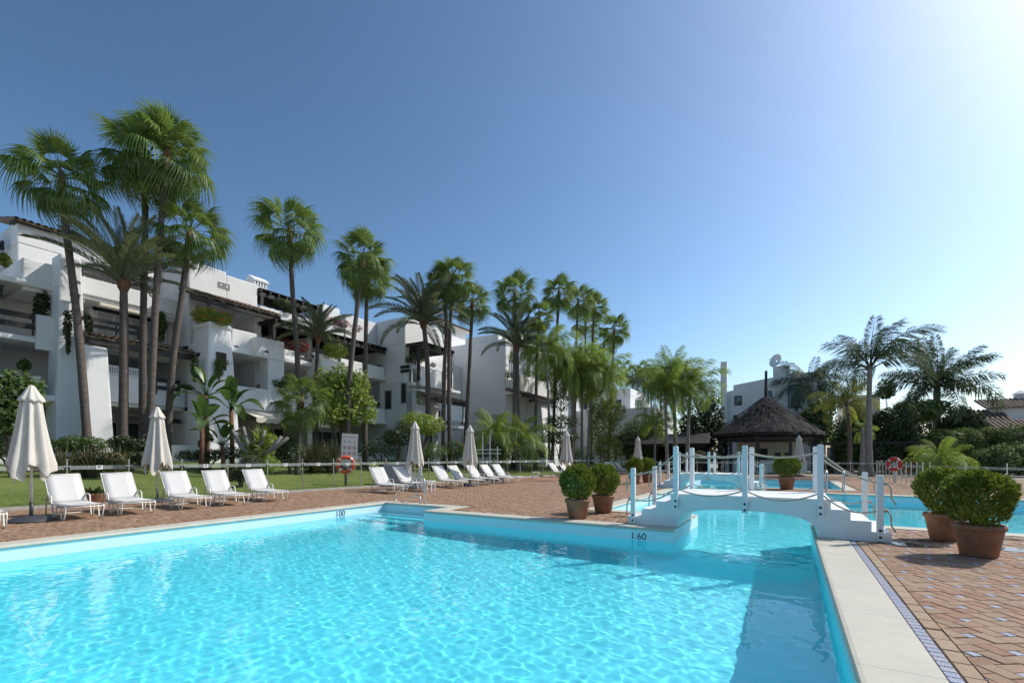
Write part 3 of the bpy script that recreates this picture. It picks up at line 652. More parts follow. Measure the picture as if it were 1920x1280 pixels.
class Block:
    def __init__(s, label, x, y):
        s.t = thing('apartment_building', label, 'building', (x, y, 0), 0, 'white terraced apartment buildings'); s.o = Vector((x, y, 0)); s.w = MB()
    def wall(s, x0, x1, y0, y1, z0, z1): s.w.box(x0, x1, y0, y1, z0, z1); return s
    def rect(s, X, a, b, pt, pb): return yx(a, X), yx(b, X), zx(a, pb, X), zx(a, pt, X)
    def wallp(s, X, a, b, pt, pb, dep=.25):
        y0, y1, z0, z1 = s.rect(X, a, b, pt, pb); s.w.box(X - dep, X, y0, y1, z0, z1)
    def part(s, name, mb, m, bevel=0, **k):
        mb.v = [(a - s.o.x, b - s.o.y, c) for a, b, c in mb.v]; return mb.build(name, m, s.t, bevel=bevel, **k)
    def parapet(s, X, y0, y1, z0, z1, dep=.22, name='balcony_parapet'): return s.part(name, MB().box(X - dep, X, y0, y1, z0, z1), 'stucco', .05)
    def parapetp(s, X, a, b, pt, pb, dep=.22, name='balcony_parapet'):
        y0, y1, z0, z1 = s.rect(X, a, b, pt, pb); return s.parapet(X, y0, y1, z0, z1, dep, name)
    def beam(s, a, b, w, h=None, name='beam', m='dark_wood'): return s.part(name, MB().beam(a, b, w, h), m)
    def window(s, X, y0, y1, z0, z1, panes=2, m='glass_dark', fm='window_frame', curtain=False):
        f = MB(); w = .07; f.box(X, X + .06, y0, y1, z1 - w, z1).box(X, X + .06, y0, y1, z0, z0 + w)
        for k in range(panes + 1):
            yy = y0 + (y1 - y0 - w) * k / panes; f.box(X + .001, X + .058, yy, yy + w, z0 + w, z1 - w)
        o = s.part('window', f, fm)
        for k in range(panes):
            a = y0 + (y1 - y0 - w) * k / panes + w; b = y0 + (y1 - y0 - w) * (k + 1) / panes
            mb = MB().box(X + .012, X + .03, a, b, z0 + w, z1 - w); mb.v = [(p - s.o.x, q - s.o.y, r) for p, q, r in mb.v]; mb.build('pane', 'curtain' if curtain and k < panes - 0 else m, o)
        return o
    def windowp(s, X, a, b, pt, pb, **k): return s.window(X, *s.rect(X, a, b, pt, pb), **k)
    def window_y(s, Y, x0, x1, z0, z1, panes=1, m='glass_dark', fm='window_frame'):      # window in a wall that faces -Y
        f = MB(); w = .07; f.box(x0, x1, Y - .05, Y, z1 - w, z1).box(x0, x1, Y - .05, Y, z0, z0 + w)
        for k in range(panes + 1):
            xx = x0 + (x1 - x0 - w) * k / panes; f.box(xx, xx + w, Y - .048, Y - .001, z0 + w, z1 - w)
        o = s.part('window', f, fm)
        for k in range(panes):
            a = x0 + (x1 - x0 - w) * k / panes + w; b = x0 + (x1 - x0 - w) * (k + 1) / panes
            mb = MB().box(a, b, Y - .03, Y - .012, z0 + w, z1 - w); mb.v = [(p - s.o.x, q - s.o.y, r) for p, q, r in mb.v]; mb.build('pane', m, o)
    def railing(s, X, y0, y1, zs, w=.04):
        mb = MB()
        for yy in (y0 + .05, (y0 + y1) / 2, y1 - .05): mb.box(X - .10, X - .05, yy - .03, yy + .03, zs[0][0] - .25, zs[-1][1] - .02)
        o = s.part('railing', mb, 'dark_wood')
        for z0, z1 in zs:
            q = MB().box(X - w, X, y0, y1, z0, z1); q.v = [(a - s.o.x, b - s.o.y, c) for a, b, c in q.v]; q.build('slat', 'dark_wood', o)
    def railp(s, X, a, b, rows):
        zs = sorted((zx(a, pb, X), zx(a, pt, X)) for pt, pb in rows); s.railing(X, yx(a, X), yx(b, X), zs)
    def canopy(s, y0, y1, xe, ze, xt, zt, beam=True, posts=(), zfloor=0):
        roof_tiles_at = thing('x', 'x', 'x')
        COL.objects.unlink(roof_tiles_at); bpy.data.objects.remove(roof_tiles_at)
        c = s.part('canopy', MB().beam((xe - .15, y0, ze - .22), (xe - .15, y1, ze - .22), .16, .22), 'dark_wood')
        n = max(2, int((y1 - y0) / .7))
        for k in range(n + 1):
            yy = y0 + .06 + (y1 - y0 - .12) * k / n
            q = MB().beam((xt, yy, zt - .12), (xe - .02, yy, ze - .11), .07, .10); q.v = [(a - s.o.x, b - s.o.y, cc) for a, b, cc in q.v]; q.build('rafter', 'dark_wood', c)
        for yy in posts:
            q = MB().box(xe - .25, xe - .09, yy - .08, yy + .08, zfloor, ze - .33); q.v = [(a - s.o.x, b - s.o.y, cc) for a, b, cc in q.v]; q.build('post', 'dark_wood', c)
        roof_tiles(c, y0 - s.o.y, y1 - s.o.y, xe - s.o.x, ze, xt - s.o.x, zt)
    def pergola(s, y0, y1, x0, x1, z, name='pergola', posts=(), zfloor=0, roof=True):
        c = s.part(name, MB().beam((x1, y0, z - .14), (x1, y1, z - .14), .18, .24), 'dark_wood')
        n = max(3, int((y1 - y0) / .55))
        for k in range(n + 1):
            yy = y0 + .08 + (y1 - y0 - .16) * k / n
            q = MB().beam((x0, yy, z + .06), (x1 + .25, yy, z + .04), .10, .15); q.v = [(a - s.o.x, b - s.o.y, cc) for a, b, cc in q.v]; q.build('rafter', 'dark_wood', c)
        for yy in posts:
            q = MB().box(x1 - .09, x1 + .09, yy - .09, yy + .09, zfloor, z - .26); q.v = [(a - s.o.x, b - s.o.y, cc) for a, b, cc in q.v]; q.build('post', 'dark_wood', c)
        if roof:
            q = MB().box(x0, x1 + .2, y0, y1, z + .14, z + .19); q.v = [(a - s.o.x, b - s.o.y, cc) for a, b, cc in q.v]; q.build('reed_cover', 'thatch', c)
    def awning(s, y0, y1, xt, zt, xe, ze):
        n = 26; mb = MB(); mb.add([(xt, y0, zt), (xe, y0, ze), (xe, y1, ze), (xt, y1, zt)], [(0, 1, 2, 3)])
        mb.add([(xt, y0, zt + .015), (xe, y0, ze + .015), (xe, y1, ze + .015), (xt, y1, zt + .015)], [(3, 2, 1, 0)])
        for k in range(n):
            a, b = y0 + (y1 - y0) * k / n, y0 + (y1 - y0) * (k + 1) / n; za, zb = (ze - .22 - .05 * abs(math.sin(math.pi * q / 4)) for q in (k, k + 1))
            mb.add([(xe + .003, a, ze + .01), (xe + .003, b, ze + .01), (xe + .003, b, zb), (xe + .003, a, za)], [(0, 1, 2, 3)])
        s.part('awning', mb, 'awning')
    def lamp(s, X, px, py):
        y, z = yx(px, X), zx(px, py, X); s.part('wall_lamp', MB().box(X, X + .10, y - .05, y + .05, z - .03, z + .03).frus((X + .08, X + .22, y - .09, y + .09), z - .12, (X + .1, X + .2, y - .05, y + .05), z), 'dark_steel')
    def chimney(s, x, y, z0, z1, w=.8, l=1.0):
        c = s.part('chimney', MB().box(x - w / 2, x + w / 2, y - l / 2, y + l / 2, z0, z1 - .45).box(x - w / 2 - .05, x + w / 2 + .05, y - l / 2 - .05, y + l / 2 + .05, z1 - .12, z1), 'stucco', .02)
        for k in range(5):
            yy = y - l / 2 + .06 + (l - .24) * k / 4
            q = MB().box(x - w / 2, x + w / 2, yy, yy + .09, z1 - .45, z1 - .12); q.v = [(a - s.o.x, b - s.o.y, cc) for a, b, cc in q.v]; q.build('vent_bar', 'stucco', c)
        q = MB().add([(x - w / 2 - .05, y - l / 2 - .05, z1), (x + w / 2 + .05, y - l / 2 - .05, z1), (x + w / 2 + .05, y + l / 2 + .05, z1), (x - w / 2 - .05, y + l / 2 + .05, z1), (x, y - l / 2 - .05, z1 + .3), (x, y + l / 2 + .05, z1 + .3)], [(0, 1, 4), (1, 2, 5, 4), (2, 3, 5), (3, 0, 4, 5)])
        q.v = [(a - s.o.x, b - s.o.y, cc) for a, b, cc in q.v]; q.build('cap', 'stucco', c)
    def done(s): return s.part('wall', s.w, 'stucco', .06)
def planting(label, X, bl, n, size, m, flowers=None, hang=0, seed=1, name='terrace_plant'):
    """bl in photo pixels on the plane x = X; rooted on top of a wall or planter"""
    d = dX(bl[0][0], X); t = shrub(name, label, 'plant', d, bl, n, size, m, seed=seed, flowers=flowers, stem=False, group='plants growing on the terraces', zb=P(bl[0][0], bl[0][1] + bl[0][3], d).z)
    MB().tube([(0, 0, -.05), (.03, 0, .15), (0, .04, .3)], [.03, .025, .01], 6).build('stem', 'bark', t); return t
# ---------------- block A, far left
A = Block('white apartment block at the left edge with tiled eave and thick pillars', -33, 8)
A.wall(-41, -33.2, 7.2, 13.2, .4, 12.6).wall(-33.2, -31.5, 7.2, 13.2, 11.55, 12.6).wall(-33.19, -31.51, 7.21, 9.1, 9.3, 11.55)
A.wall(-41, -33.21, -12, 7.2, .4, 11.2)
A.wall(-33.2, -29.6, -12, 13.2, 9.12, 9.38).wall(-33.2, -29.7, -12, 13.2, 6.62, 6.88).wall(-33.2, -28.9, -12, 13.2, 3.92, 4.2)
A.wall(-33.2, -32.9, -12, 13.2, .4, 9.12)
A.wall(-33.2, -30.9, 6.0, 6.5, .4, 9.1).wall(-31.3, -30.6, 2.9, 3.4, .4, 6.6)
roof_tiles(A.t, 7.0 - 8, 13.4 - 8, -31.2 + 33, 12.55, -35 + 33, 13.5)
A.part('eave', MB().box(-31.9, -31.25, 7.02, 13.35, 12.45, 12.56), 'dark_wood')
A.parapet(-29.8, 7.0, 9.2, 8.95, 10.42); A.part('balcony_parapet', MB().box(-33.2, -30.02, 7.0, 7.22, 8.95, 10.42), 'stucco', .05)
A.part('pillar', MB().frus((-30.1, -28.6, 7.75, 9.05), .4, (-29.9, -28.8, 7.98, 8.74), 10.76), 'stucco', .08)
A.part('pillar', MB().frus((-29.0, -26.9, yx(150, -27.2), yx(214, -27.2)), .4, (-28.7, -27.5, yx(156, -27.5), yx(203, -27.5)), 6.5), 'stucco', .1)
A.parapet(-29.5, yx(152, -29.5), 13.2, 9.3, 10.15); A.railp(-29.5, 153, 268, [(497, 505), (509, 515)])
A.windowp(-32.88, 88, 108, 472, 500, panes=1, curtain=True); A.window(-32.88, 10.0, 12.6, 9.5, 11.3, panes=3, m='curtain')
A.wall(-33.2, -30.9, 9.7, 13.19, 6.88, 9.12); A.window(-30.88, 9.9, 12.95, 6.95, 8.95, panes=4, curtain=True); A.part('blind_box', MB().box(-30.9, -30.7, 9.8, 13.05, 8.97, 9.1), 'dark_wood'); A.parapet(-29.4, yx(166, -29.4), 13.15, 6.7, 7.55); A.railp(-29.4, 172, 262, [(594, 601), (606, 613)])
A.part('awning_roll', MB().tube([(-29.7, 9.7, 9.0), (-29.7, 13.1, 9.0)], .12, 10), 'awning')
A.railing(-29.5, -6, 7.32, [(7.15, 7.4), (7.6, 7.85)]); A.parapet(-29.5, 7.36, 7.98, 6.3, 7.9)
A.window(-32.88, 2.6, 5.6, 6.9, 8.9, panes=3); A.window(-32.88, -3, 2, 6.9, 8.9, panes=3); A.window(-32.88, 3.6, 5.8, 4.2, 6.3, panes=3); A.window(-32.88, -2.0, 2.4, 4.2, 6.3, panes=3)
A.window(-32.88, 9.6, 12.8, 4.25, 6.3, panes=4); A.window(-32.88, 9.4, 12.6, .9, 3.4, panes=3); A.window(-32.88, 1.5, 5.5, .9, 3.4, panes=3)
A.pergola(-6, 6.4, -33, -30.0, 8.75); A.pergola(2.0, 7.0, -34.5, -32.6, 11.6, roof=False)
A.parapet(-33.0, 2.0, 6.9, 9.3, 10.3)
A.awning(-1.5, 5.6, -29.8, 6.45, -28.6, 6.1)
A.canopy(yx(160, -27.8), 13.1, -27.6, 6.95, -29.4, 7.45)
A.parapet(-28.7, yx(198, -28.7), 13.15, 4.1, 5.45); A.part('lattice_panel', MB().box(-28.78, -28.72, yx(200, -28.7), yx(268, -28.7), 5.46, 5.9), 'white_plastic')
for k in range(16):
    y0_ = yx(200, -28.7) + k * (yx(268, -28.7) - yx(200, -28.7)) / 16; lp = A.part('lattice_hole', MB().box(-28.717, -28.712, y0_ + .02, y0_ + .08, 5.52, 5.84), 'grey_metal')
A.railing(-28.6, yx(292, -28.6), yx(338, -28.6), [(4.95, 5.15), (5.35, 5.55)])
A.parapet(-28.9, -6, 7.4, 4.1, 5.0); A.parapet(-27.2, -8, 7.5, .4, 1.9, name='garden_wall'); A.parapet(-27.0, 9.9, 13.2, .4, 2.0, name='garden_wall')
A.beam((-29.0, 9.6, 3.35), (-29.0, 13.0, 3.35), .2, .25); A.lamp(-28.8, 144, 528)
A.part('wall_ornament', MB().lathe([(.02, -.3), (.10, -.1), (.11, .1), (.05, .28), (.08, .34)], 10, (-27.95, 8.6, 3.05)), 'terracotta')
A.part('lantern', MB().box(-28.55, -28.3, yx(133, -28.5), yx(133, -28.5) + .25, 8.5, 8.85).frus((-28.6, -28.25, yx(133, -28.5) - .05, yx(133, -28.5) + .3), 8.85, (-28.45, -28.4, yx(133, -28.5) + .1, yx(133, -28.5) + .15), 9.05), 'dark_steel')
A.part('round_planter', MB().lathe([(.35, 0), (.42, .5), (.42, .95), (.36, 1.0)], 20, (-30.9, 8.35, 9.4)), 'stucco', smooth=True)
A.done()
planting('hanging greenery spilling over the planter beside the leftmost pillar', -27.9, [(142, 592, 26, 12), (126, 612, 9, 28), (128, 636, 5, 26), (166, 606, 8, 20)], 2200, .06, 'leaf_olive', seed=201)
planting('leafy plant on the top terrace at the left edge', -29.9, [(8, 487, 14, 12)], 800, .06, 'leaf_lime', seed=202)
planting('dark climbing plant in the shaded balcony at the left', -29.9, [(78, 570, 16, 32), (70, 590, 10, 18)], 1600, .07, 'leaf_dark', seed=203)
planting('small bush on the low balcony wall at the left', -28.8, [(46, 684, 14, 12)], 700, .06, 'leaf', seed=204)
planting('tall dark plant on the balcony behind the twin palms', -29.2, [(302, 605, 11, 24), (300, 630, 8, 12)], 1200, .07, 'leaf', seed=205)
# ---------------- block B
B = Block('white apartment block with perforated wall, long tiled canopy and flower planter pillar', -31, 16)
y483 = yx(483, -28.5)
B.wall(-36, -28.5, 13.2, yx(425, -28.5), 10.62, 12.25).wall(-36, -28.51, yx(425, -28.5) - .01, y483, 10.62, 12.1).wall(-31, -28.5, 13.2, 13.6, .4, 10.62)
B.wall(-41, -31, 13.2, 26.4, .4, 10.3).wall(-31, -26.9, 13.2, 26.4, 7.28, 7.58).wall(-31, -26.8, 13.2, 26.4, 3.9, 4.18).wall(-31, -28.2, y483, 26.4, 9.85, 10.1)
B.wall(-31.0, -28.6, 17.0, 17.4, 4.18, 9.85).wall(-31, -28.5, 20.6, 21.0, .4, 9.85)
B.canopy(yx(358, -27.3), yx(526, -27.3), -27.2, 10.12, -28.7, 10.7, posts=(yx(393, -27.3), yx(508, -27.3)), zfloor=7.6)
for k in range(2):
    yc = yx(414.5 + k * 11, -28.5)
    fr = B.part('pierced_vent', MB().box(-28.5, -28.47, yc - .17, yc + .17, 11.22, 11.56), 'stucco')
    for i in range(3):
        for j in range(3):
            if i == j == 1: continue
            q = MB().box(-28.469, -28.462, yc - .15 + i * .105, yc - .07 + i * .105, 11.25 + j * .105, 11.33 + j * .105); q.v = [(a - B.o.x, b - B.o.y, c) for a, b, c in q.v]; q.build('hole', 'ink', fr)
B.part('pillar', MB().frus((-28.4, -25.7, yx(384, -26.0), yx(450, -26.0)), .4, (-28.1, -26.5, yx(391, -26.5), yx(434, -26.5)), 8.35).box(-28.15, -26.45, yx(390, -26.5), yx(435, -26.5), 8.30, 8.62), 'stucco', .12)
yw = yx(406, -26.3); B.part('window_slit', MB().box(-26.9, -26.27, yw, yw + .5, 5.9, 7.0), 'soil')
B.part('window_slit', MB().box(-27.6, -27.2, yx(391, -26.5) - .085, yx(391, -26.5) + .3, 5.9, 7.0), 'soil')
B.parapetp(-27.2, 435, 482, 615, 655); B.parapetp(-26.6, 482, 533, 630, 668, .9); B.parapet(-27.0, yx(533, -27.0), 19.3, 7.4, 8.1); B.parapet(-27.0, 19.9, 26.3, 7.4, 8.3)
B.part('pillar', MB().box(-27.6, -26.65, yx(503, -26.65), yx(534, -26.65), 4.1, 7.3), 'stucco', .1)
B.parapetp(-26.7, 440, 548, 722, 765); B.parapet(-26.9, yx(548, -26.9), 26.3, 4.1, 5.1)
B.railing(-26.95, 18.9, 20.0, [(7.65, 7.8), (7.95, 8.1)])
B.awning(yx(452, -26.7), yx(540, -26.7), -26.7, 4.05, -25.2, 3.55); B.awning(yx(546, -26.7), yx(592, -26.7), -26.7, 3.9, -25.3, 3.5)
B.window(-30.95, 14.2, 16.6, 4.2, 6.6, panes=3); B.window(-30.95, 17.8, 20.2, 4.2, 6.6, panes=3); B.window(-30.95, 14.2, 16.6, 7.6, 9.6, panes=3, m='curtain'); B.window(-30.95, 17.8, 20.2, 7.6, 9.4, panes=3); B.window(-30.95, 21.6, 25.6, 7.6, 9.4, panes=4)
B.window(-30.95, 14.5, 17.5, .9, 3.4, panes=3); B.window(-30.95, 18.2, 20.4, .9, 3.4, panes=3); B.window(-30.95, 21.6, 25.6, .9, 3.4, panes=4); B.window(-30.95, 21.6, 25.6, 4.2, 6.4, panes=4)
B.parapet(-26.0, 13.3, 26.3, .4, 1.7, name='garden_wall')
B.pergola(y483 + .1, 21.4, -31.5, -28.6, 11.75, posts=(y483 + .3, 21.2), zfloor=10.0); B.parapetp(-28.0, 487, 556, 572, 600, .2, 'terrace_parapet'); B.parapet(-28.1, yx(560, -28.1), 23.5, 9.8, 10.75, .25, 'terrace_parapet')
B.pergola(yx(512, -27), 26.3, -30.9, -27.0, 9.62, posts=(yx(513, -27), 22.0), zfloor=7.6)
B.wall(-36, -31.2, y483, 26.4, 10.3, 11.6)
B.chimney(-30.4, yx(482, -30.4), 12.1, 13.0, .9, 1.0)
gx, gy = -32.0, yx(622, -32.0)
B.part('gable', MB().add([(gx - 4, gy - 1.4, 10.3), (gx, gy - 1.4, 10.3), (gx, gy + 2.2, 10.3), (gx - 4, gy + 2.2, 10.3), (gx - 4, gy - 1.4, 13.4), (gx, gy - 1.4, 13.4), (gx, gy + 2.2, 11.7), (gx - 4, gy + 2.2, 11.7)], [(0, 3, 2, 1), (4, 5, 6, 7), (0, 1, 5, 4), (1, 2, 6, 5), (2, 3, 7, 6), (3, 0, 4, 7)]), 'stucco', .05)
B.part('lean_to_roof', MB().frus((-30.5, -28.0, 22.4, 26.2), 10.72, (-30.5, -29.6, 22.4, 26.2), 11.4), 'white_plastic', .02)
B.part('planter_box', MB().box(-27.4, -26.0, yx(602, -26.0), yx(654, -26.0), 6.6, 7.8), 'stucco', .06)
for px, py, X in ((441, 649, -27.2), (498, 658, -26.6), (508, 754, -26.7)): B.lamp(X, px, py)
B.part('wall_ornament', MB().lathe([(.02, -.35), (.14, -.2), (.17, 0), (.12, .25), (.05, .35)], 10, (-28.55, 17.2, 5.6)), 'terracotta')
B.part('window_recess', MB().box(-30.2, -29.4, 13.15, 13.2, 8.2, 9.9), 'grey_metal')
B.done()
planting('orange-flowering shrub on top of the planter pillar', -26.9, [(392, 592, 28, 14), (372, 592, 14, 12), (418, 598, 18, 12)], 2600, .065, 'leaf_lime', ('flower_orange', 320, .05), seed=211)
planting('small orange-flowering plant on the roof edge left of the perforated wall', -28.7, [(362, 484, 10, 6), (335, 488, 12, 4)], 500, .06, 'leaf', ('flower_orange', 40, .05), seed=212)
planting('green plant in the window slit on the shaded side of the planter pillar', -26.9, [(366, 690, 8, 24)], 500, .07, 'leaf', seed=213)
planting('green plant growing out of the window slit on the sunny side of the planter pillar', -26.05, [(411, 690, 9, 22), (425, 680, 10, 6)], 550, .07, 'leaf', seed=214)
planting('dark red flowers on the parapet beneath the long pergola', -27.2, [(560, 650, 22, 8), (535, 640, 8, 8)], 700, .06, 'leaf_dark', ('flower_red', 500, .05), seed=215)
planting('dark red flowers trailing from the roof terrace above the pergola', -28.0, [(640, 606, 16, 6), (620, 602, 14, 6), (668, 616, 12, 6)], 600, .06, 'leaf_olive', ('flower_red', 420, .05), seed=216)
planting('yellow-green shrub in the box planter beside the short date palm', -26.4, [(630, 658, 24, 14), (618, 655, 14, 12)], 1600, .07, 'leaf_lime', seed=217)
planting('dark creeper under the roof pergola', -28.3, [(530, 568, 18, 8), (545, 575, 10, 10)], 800, .07, 'leaf_dark', seed=218)
planting('feathery plants on the balcony above the awning', -26.9, [(520, 720, 20, 8), (540, 715, 14, 10)], 700, .09, 'leaf', seed=219)
# ---------------- block D
D = Block('white apartment block with a cubic corner tower and a pergola terrace', -28, 28)
z12 = zx(759, 593, -25.); yD = yx(759, -25.); yD2 = yx(822, -25.)
D.wall(-34, -25, yD, yD2, 9.95, z12).wall(-34, -26.9, yD, 36, .4, 9.95).wall(-26.9, -25, yD, yD + .5, 7.0, 9.95).wall(-26.9, -24.2, yD, yD2 + 2, 6.75, 7.0).wall(-26.9, -25, yD, yD2, .4, 6.75).wall(-34, -28, yD2, 36, 9.95, 10.6)
D.wall(-30.5, -28.0, yD - 3, yD, 10.0, 11.9).wall(-31, -28.6, yD - 4.6, yD - 3, 10.0, 12.3)
D.pergola(yD + .1, yx(850, -23.4), -26.9, -23.5, 9.75, posts=(yx(785, -23.5), yx(845, -23.5)), zfloor=7.0)
D.parapetp(-23.9, 787, 850, 685, 722); D.canopy(yx(806, -22.6), yx(876, -22.6), -22.4, 5.75, -24.4, 6.4, posts=(yx(868, -22.5),), zfloor=4.0)
D.wall(-26.9, -22.6, yx(806, -22.6), yx(874, -22.6), 3.6, 3.85).wall(-24.4, -23.9, yx(806, -22.6), yx(826, -22.6), .4, 6.5)
D.parapetp(-22.5, 836, 872, 752, 788); D.window(-26.85, yD + 1, yD2 - .3, 7.1, 9.2, panes=3); D.window(-26.85, yD2 + .6, yD2 + 3, 7.1, 9.0, panes=2); D.window(-26.85, yD2 + .5, yD2 + 3.5, 4.0, 5.6, panes=3)
for px0, px1, pt, pb in ((722, 735, 732, 768), (752, 763, 718, 757)): D.window_y(yD, xy(px0, yD), xy(px1, yD), zy(px0, pb, yD), zy(px0, pt, yD), fm='grey_metal')
def rail_y(bk, Y, px0, px1, rows):
    x0, x1 = xy(px0, Y), xy(px1, Y); o = bk.part('railing', MB().box(x0, x1, Y - .03, Y - .01, zy(px0, rows[-1][1], Y) - .05, zy(px0, rows[0][0], Y)), 'grey_metal')
    for pt, pb in rows:
        q = MB().box(x0, x1, Y - .08, Y - .04, zy(px0, pb, Y), zy(px0, pt, Y)); q.v = [(a - bk.o.x, b - bk.o.y, c) for a, b, c in q.v]; q.build('slat', 'dark_wood', o)
rail_y(D, yD, 693, 714, ((687, 693), (696, 702))); rail_y(D, yD, 752, 769, ((686, 691), (694, 699))); rail_y(D, yD, 692, 713, ((756, 761), (765, 770)))
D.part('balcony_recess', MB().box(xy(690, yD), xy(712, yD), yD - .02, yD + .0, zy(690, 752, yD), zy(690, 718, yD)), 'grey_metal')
for k, ch in enumerate((-.35, .35)): D.part('wall_mark', MB().lathe([(.10, 0), (.15, 0), (.15, .02), (.10, .02)], 12, (0, 0, 0), caps=False), 'dark_steel', rot=(0, math.pi / 2, 0)).location = Vector((-24.995, yx(792, -25) + ch * .6, zx(788, 636, -25))) - D.o
tx0, tx1, ty0, ty1 = -33.5, -28.2, yx(846, -28.2) - 3.6, 38.5; tz = zx(848, 612, -28.2)
D.wall(tx0, tx1, ty0, ty1, 9.9, tz)
roof_tiles(D.t, ty0 - .4 - 28, ty1 + .4 - 28, tx1 + .5 + 28, tz - .02, (tx0 + tx1) / 2 + 28, tz + 1.1); roof_tiles(D.t, tx0 - .3 + 28, tx1 + .45 + 28, ty0 - .45 - 28, tz - .02, ty0 + 2.0 - 28, tz + .85, along='x')
D.part('eave', MB().box(tx0 - .3, tx1 + .45, ty0 - .42, ty1 + .4, tz - .13, tz - .05), 'awning')
cx_ = D.part('chimney', MB().box(-30.4, -29.5, ty0 + .2, ty0 + 1.0, tz + .2, tz + 2.1).frus((-30.5, -29.4, ty0 + .1, ty0 + 1.1), tz + 2.25, (-29.97, -29.93, ty0 + .58, ty0 + .62), tz + 3.1).box(-30.3, -29.6, ty0 + .3, ty0 + .9, tz + 2.1, tz + 2.25), 'stucco')
D.part('terrace_glass', MB().box(-25.1, -25.08, yD + .3, yD2 - .2, z12, z12 + .75), 'fence_glass')
D.part('satellite_dish', MB().lathe([(.45, .12), (.3, .04), (.05, 0)], 16, caps=False), 'white_plastic', rot=(R(60), 0, R(60))).location = Vector((-29.3, ty0 + 4, tz + 1.6)) - D.o
D.lamp(-24.99, 805, 700); D.part('wall_ornament', MB().lathe([(.02, -.35), (.14, -.2), (.17, 0), (.12, .25), (.05, .35)], 10, (-26.75, yx(814, -26.7), 8.0)), 'terracotta')
D.window(-24.98, yD + .6, yD2 - .8, .9, 3.2, panes=2); D.parapet(-22.6, yD - 1, 35.5, .4, 1.7, name='garden_wall')
D.done()
planting('bushy plants on the terrace under the corner pergola', -24.2, [(778, 672, 14, 12), (790, 668, 10, 12), (768, 675, 8, 6)], 1100, .08, 'leaf_olive', seed=221)
planting('thin creeper on the lower sunny wall by the corner tower', -22.6, [(785, 735, 6, 22), (790, 752, 10, 8)], 260, .07, 'leaf_olive', seed=222)
planting('small red flowers on the terrace parapet by the corner tower', -24.0, [(812, 684, 6, 4)], 120, .05, 'leaf', ('flower_red', 90, .05), seed=223)
# ---------------- block E
E_ = Block('white apartment block with a large blank shaded wall', -25, 40)
yE = yx(948, -22.); zE = zx(948, 634, -22.)
E_.wall(-33, -22, yE, 50.5, .4, zE).wall(-26.5, -22.8, yE + .01, yE + 2.0, zE, zE + .55).wall(-32.9, -29, yE + .02, yE + 3, zE, zE + .25)
E_.parapetp(-20.4, 976, 1040, 702, 733); E_.wall(-22, -20.4, yx(976, -20.4), yx(1040, -20.4), zx(976, 733, -20.4) - .2, zx(976, 733, -20.4) + .02)
E_.part('balcony_parapet', MB().box(-22, -20.7, yE + .05, yE + .3, zx(948, 735, -22), zx(948, 712, -22)), 'stucco', .04)
E_.window(-21.98, yx(955, -22), yx(968, -22), zx(955, 705, -22), zx(955, 672, -22), panes=1); E_.window(-21.98, yx(1000, -22), yx(1030, -22), zx(1000, 705, -22), zx(1000, 680, -22), panes=3); E_.window(-21.98, yx(1000, -22), yx(1035, -22), zx(1000, 800, -22), zx(1000, 760, -22), panes=3)
E_.window(-21.98, yx(990, -22), yx(997, -22), zx(990, 770, -22), zx(990, 745, -22), panes=1)
ya, yb = yx(978, -20.2), yx(1036, -20.2); ze_ = zx(978, 730, -20.2)
E_.canopy(ya, yb, -20.0, ze_ - .3, -21.9, ze_ + .25); E_.part('buttress', MB().frus((-22, -18.9, yx(1014, -19.5), yx(1046, -19.5)), .4, (-22, -20.6, yx(1014, -20.6), yx(1040, -20.6)), ze_ - .5), 'stucco', .08)
E_.part('terrace_arch', MB().tube([(-21.4, yx(960, -21.4), zx(960, 690, -21.4)), (-21.4, yx(961, -21.4), zx(961, 668, -21.4)), (-21.4, yx(965, -21.4), zx(965, 663, -21.4)), (-21.4, yx(970, -21.4), zx(970, 668, -21.4))], .05, 6), 'stucco')
E_.lamp(-21.99, 960, 726); E_.wall(-29, -23.5, 44, 50, zE, zE + 1.6)
E_.done()
planting('two clipped dark cones on the small balcony at the shaded wall corner', -21.2, [(951, 702, 5, 10), (960, 703, 4, 8)], 500, .06, 'leaf_dark', seed=231)
planting('plants along the balcony parapet right of the shaded wall', -20.6, [(992, 700, 8, 7), (1016, 709, 12, 6), (1024, 710, 8, 6)], 700, .08, 'leaf', seed=232)
# ---------------- farther blocks
Fb = Block('white apartment block seen between the queen palms', -22, 55)
Fb.wall(-32, -21.5, 50.5, 62, .4, 10.6).wall(-32, -20, 62, 70, .4, 9.8); Fb.parapet(-20.2, 52, 57, 6.2, 7.6); Fb.parapet(-20.2, 58, 61, 3.4, 4.6); Fb.window(-21.48, 52, 56, 7.2, 9.2, panes=3); Fb.window(-21.48, 52, 56, 1, 3, panes=3); Fb.window(-19.98, 63, 66, 6.5, 8.5, panes=2); Fb.window(-19.98, 63, 66, 2.5, 4.5, panes=2)
Fb.canopy(52, 57, -20.0, 6.0, -21.5, 6.5); Fb.done()
Gb = Block('far white house with gable and dark balcony opening behind distant palms', -17, 76)
yG = yx(1182, -16.); zG = zx(1182, 727, -16.)
Gb.wall(-26, -16, yG, yG + 9, .4, zG - .9).wall(-21.5, -15.99, yG + .01, yG + 5, zG - .9, zG).wall(-16, -14.5, yG, yG + 9, 3.3, 3.6)
Gb.part('gable', MB().add([(-21.5, yG + 5, zG - .9), (-16, yG + 5, zG - .9), (-16, yG + 9, zG - .9), (-21.5, yG + 5, zG), (-16, yG + 5, zG)], [(0, 1, 4, 3), (1, 2, 4), (2, 0, 3), (2, 3, 4)]), 'stucco')
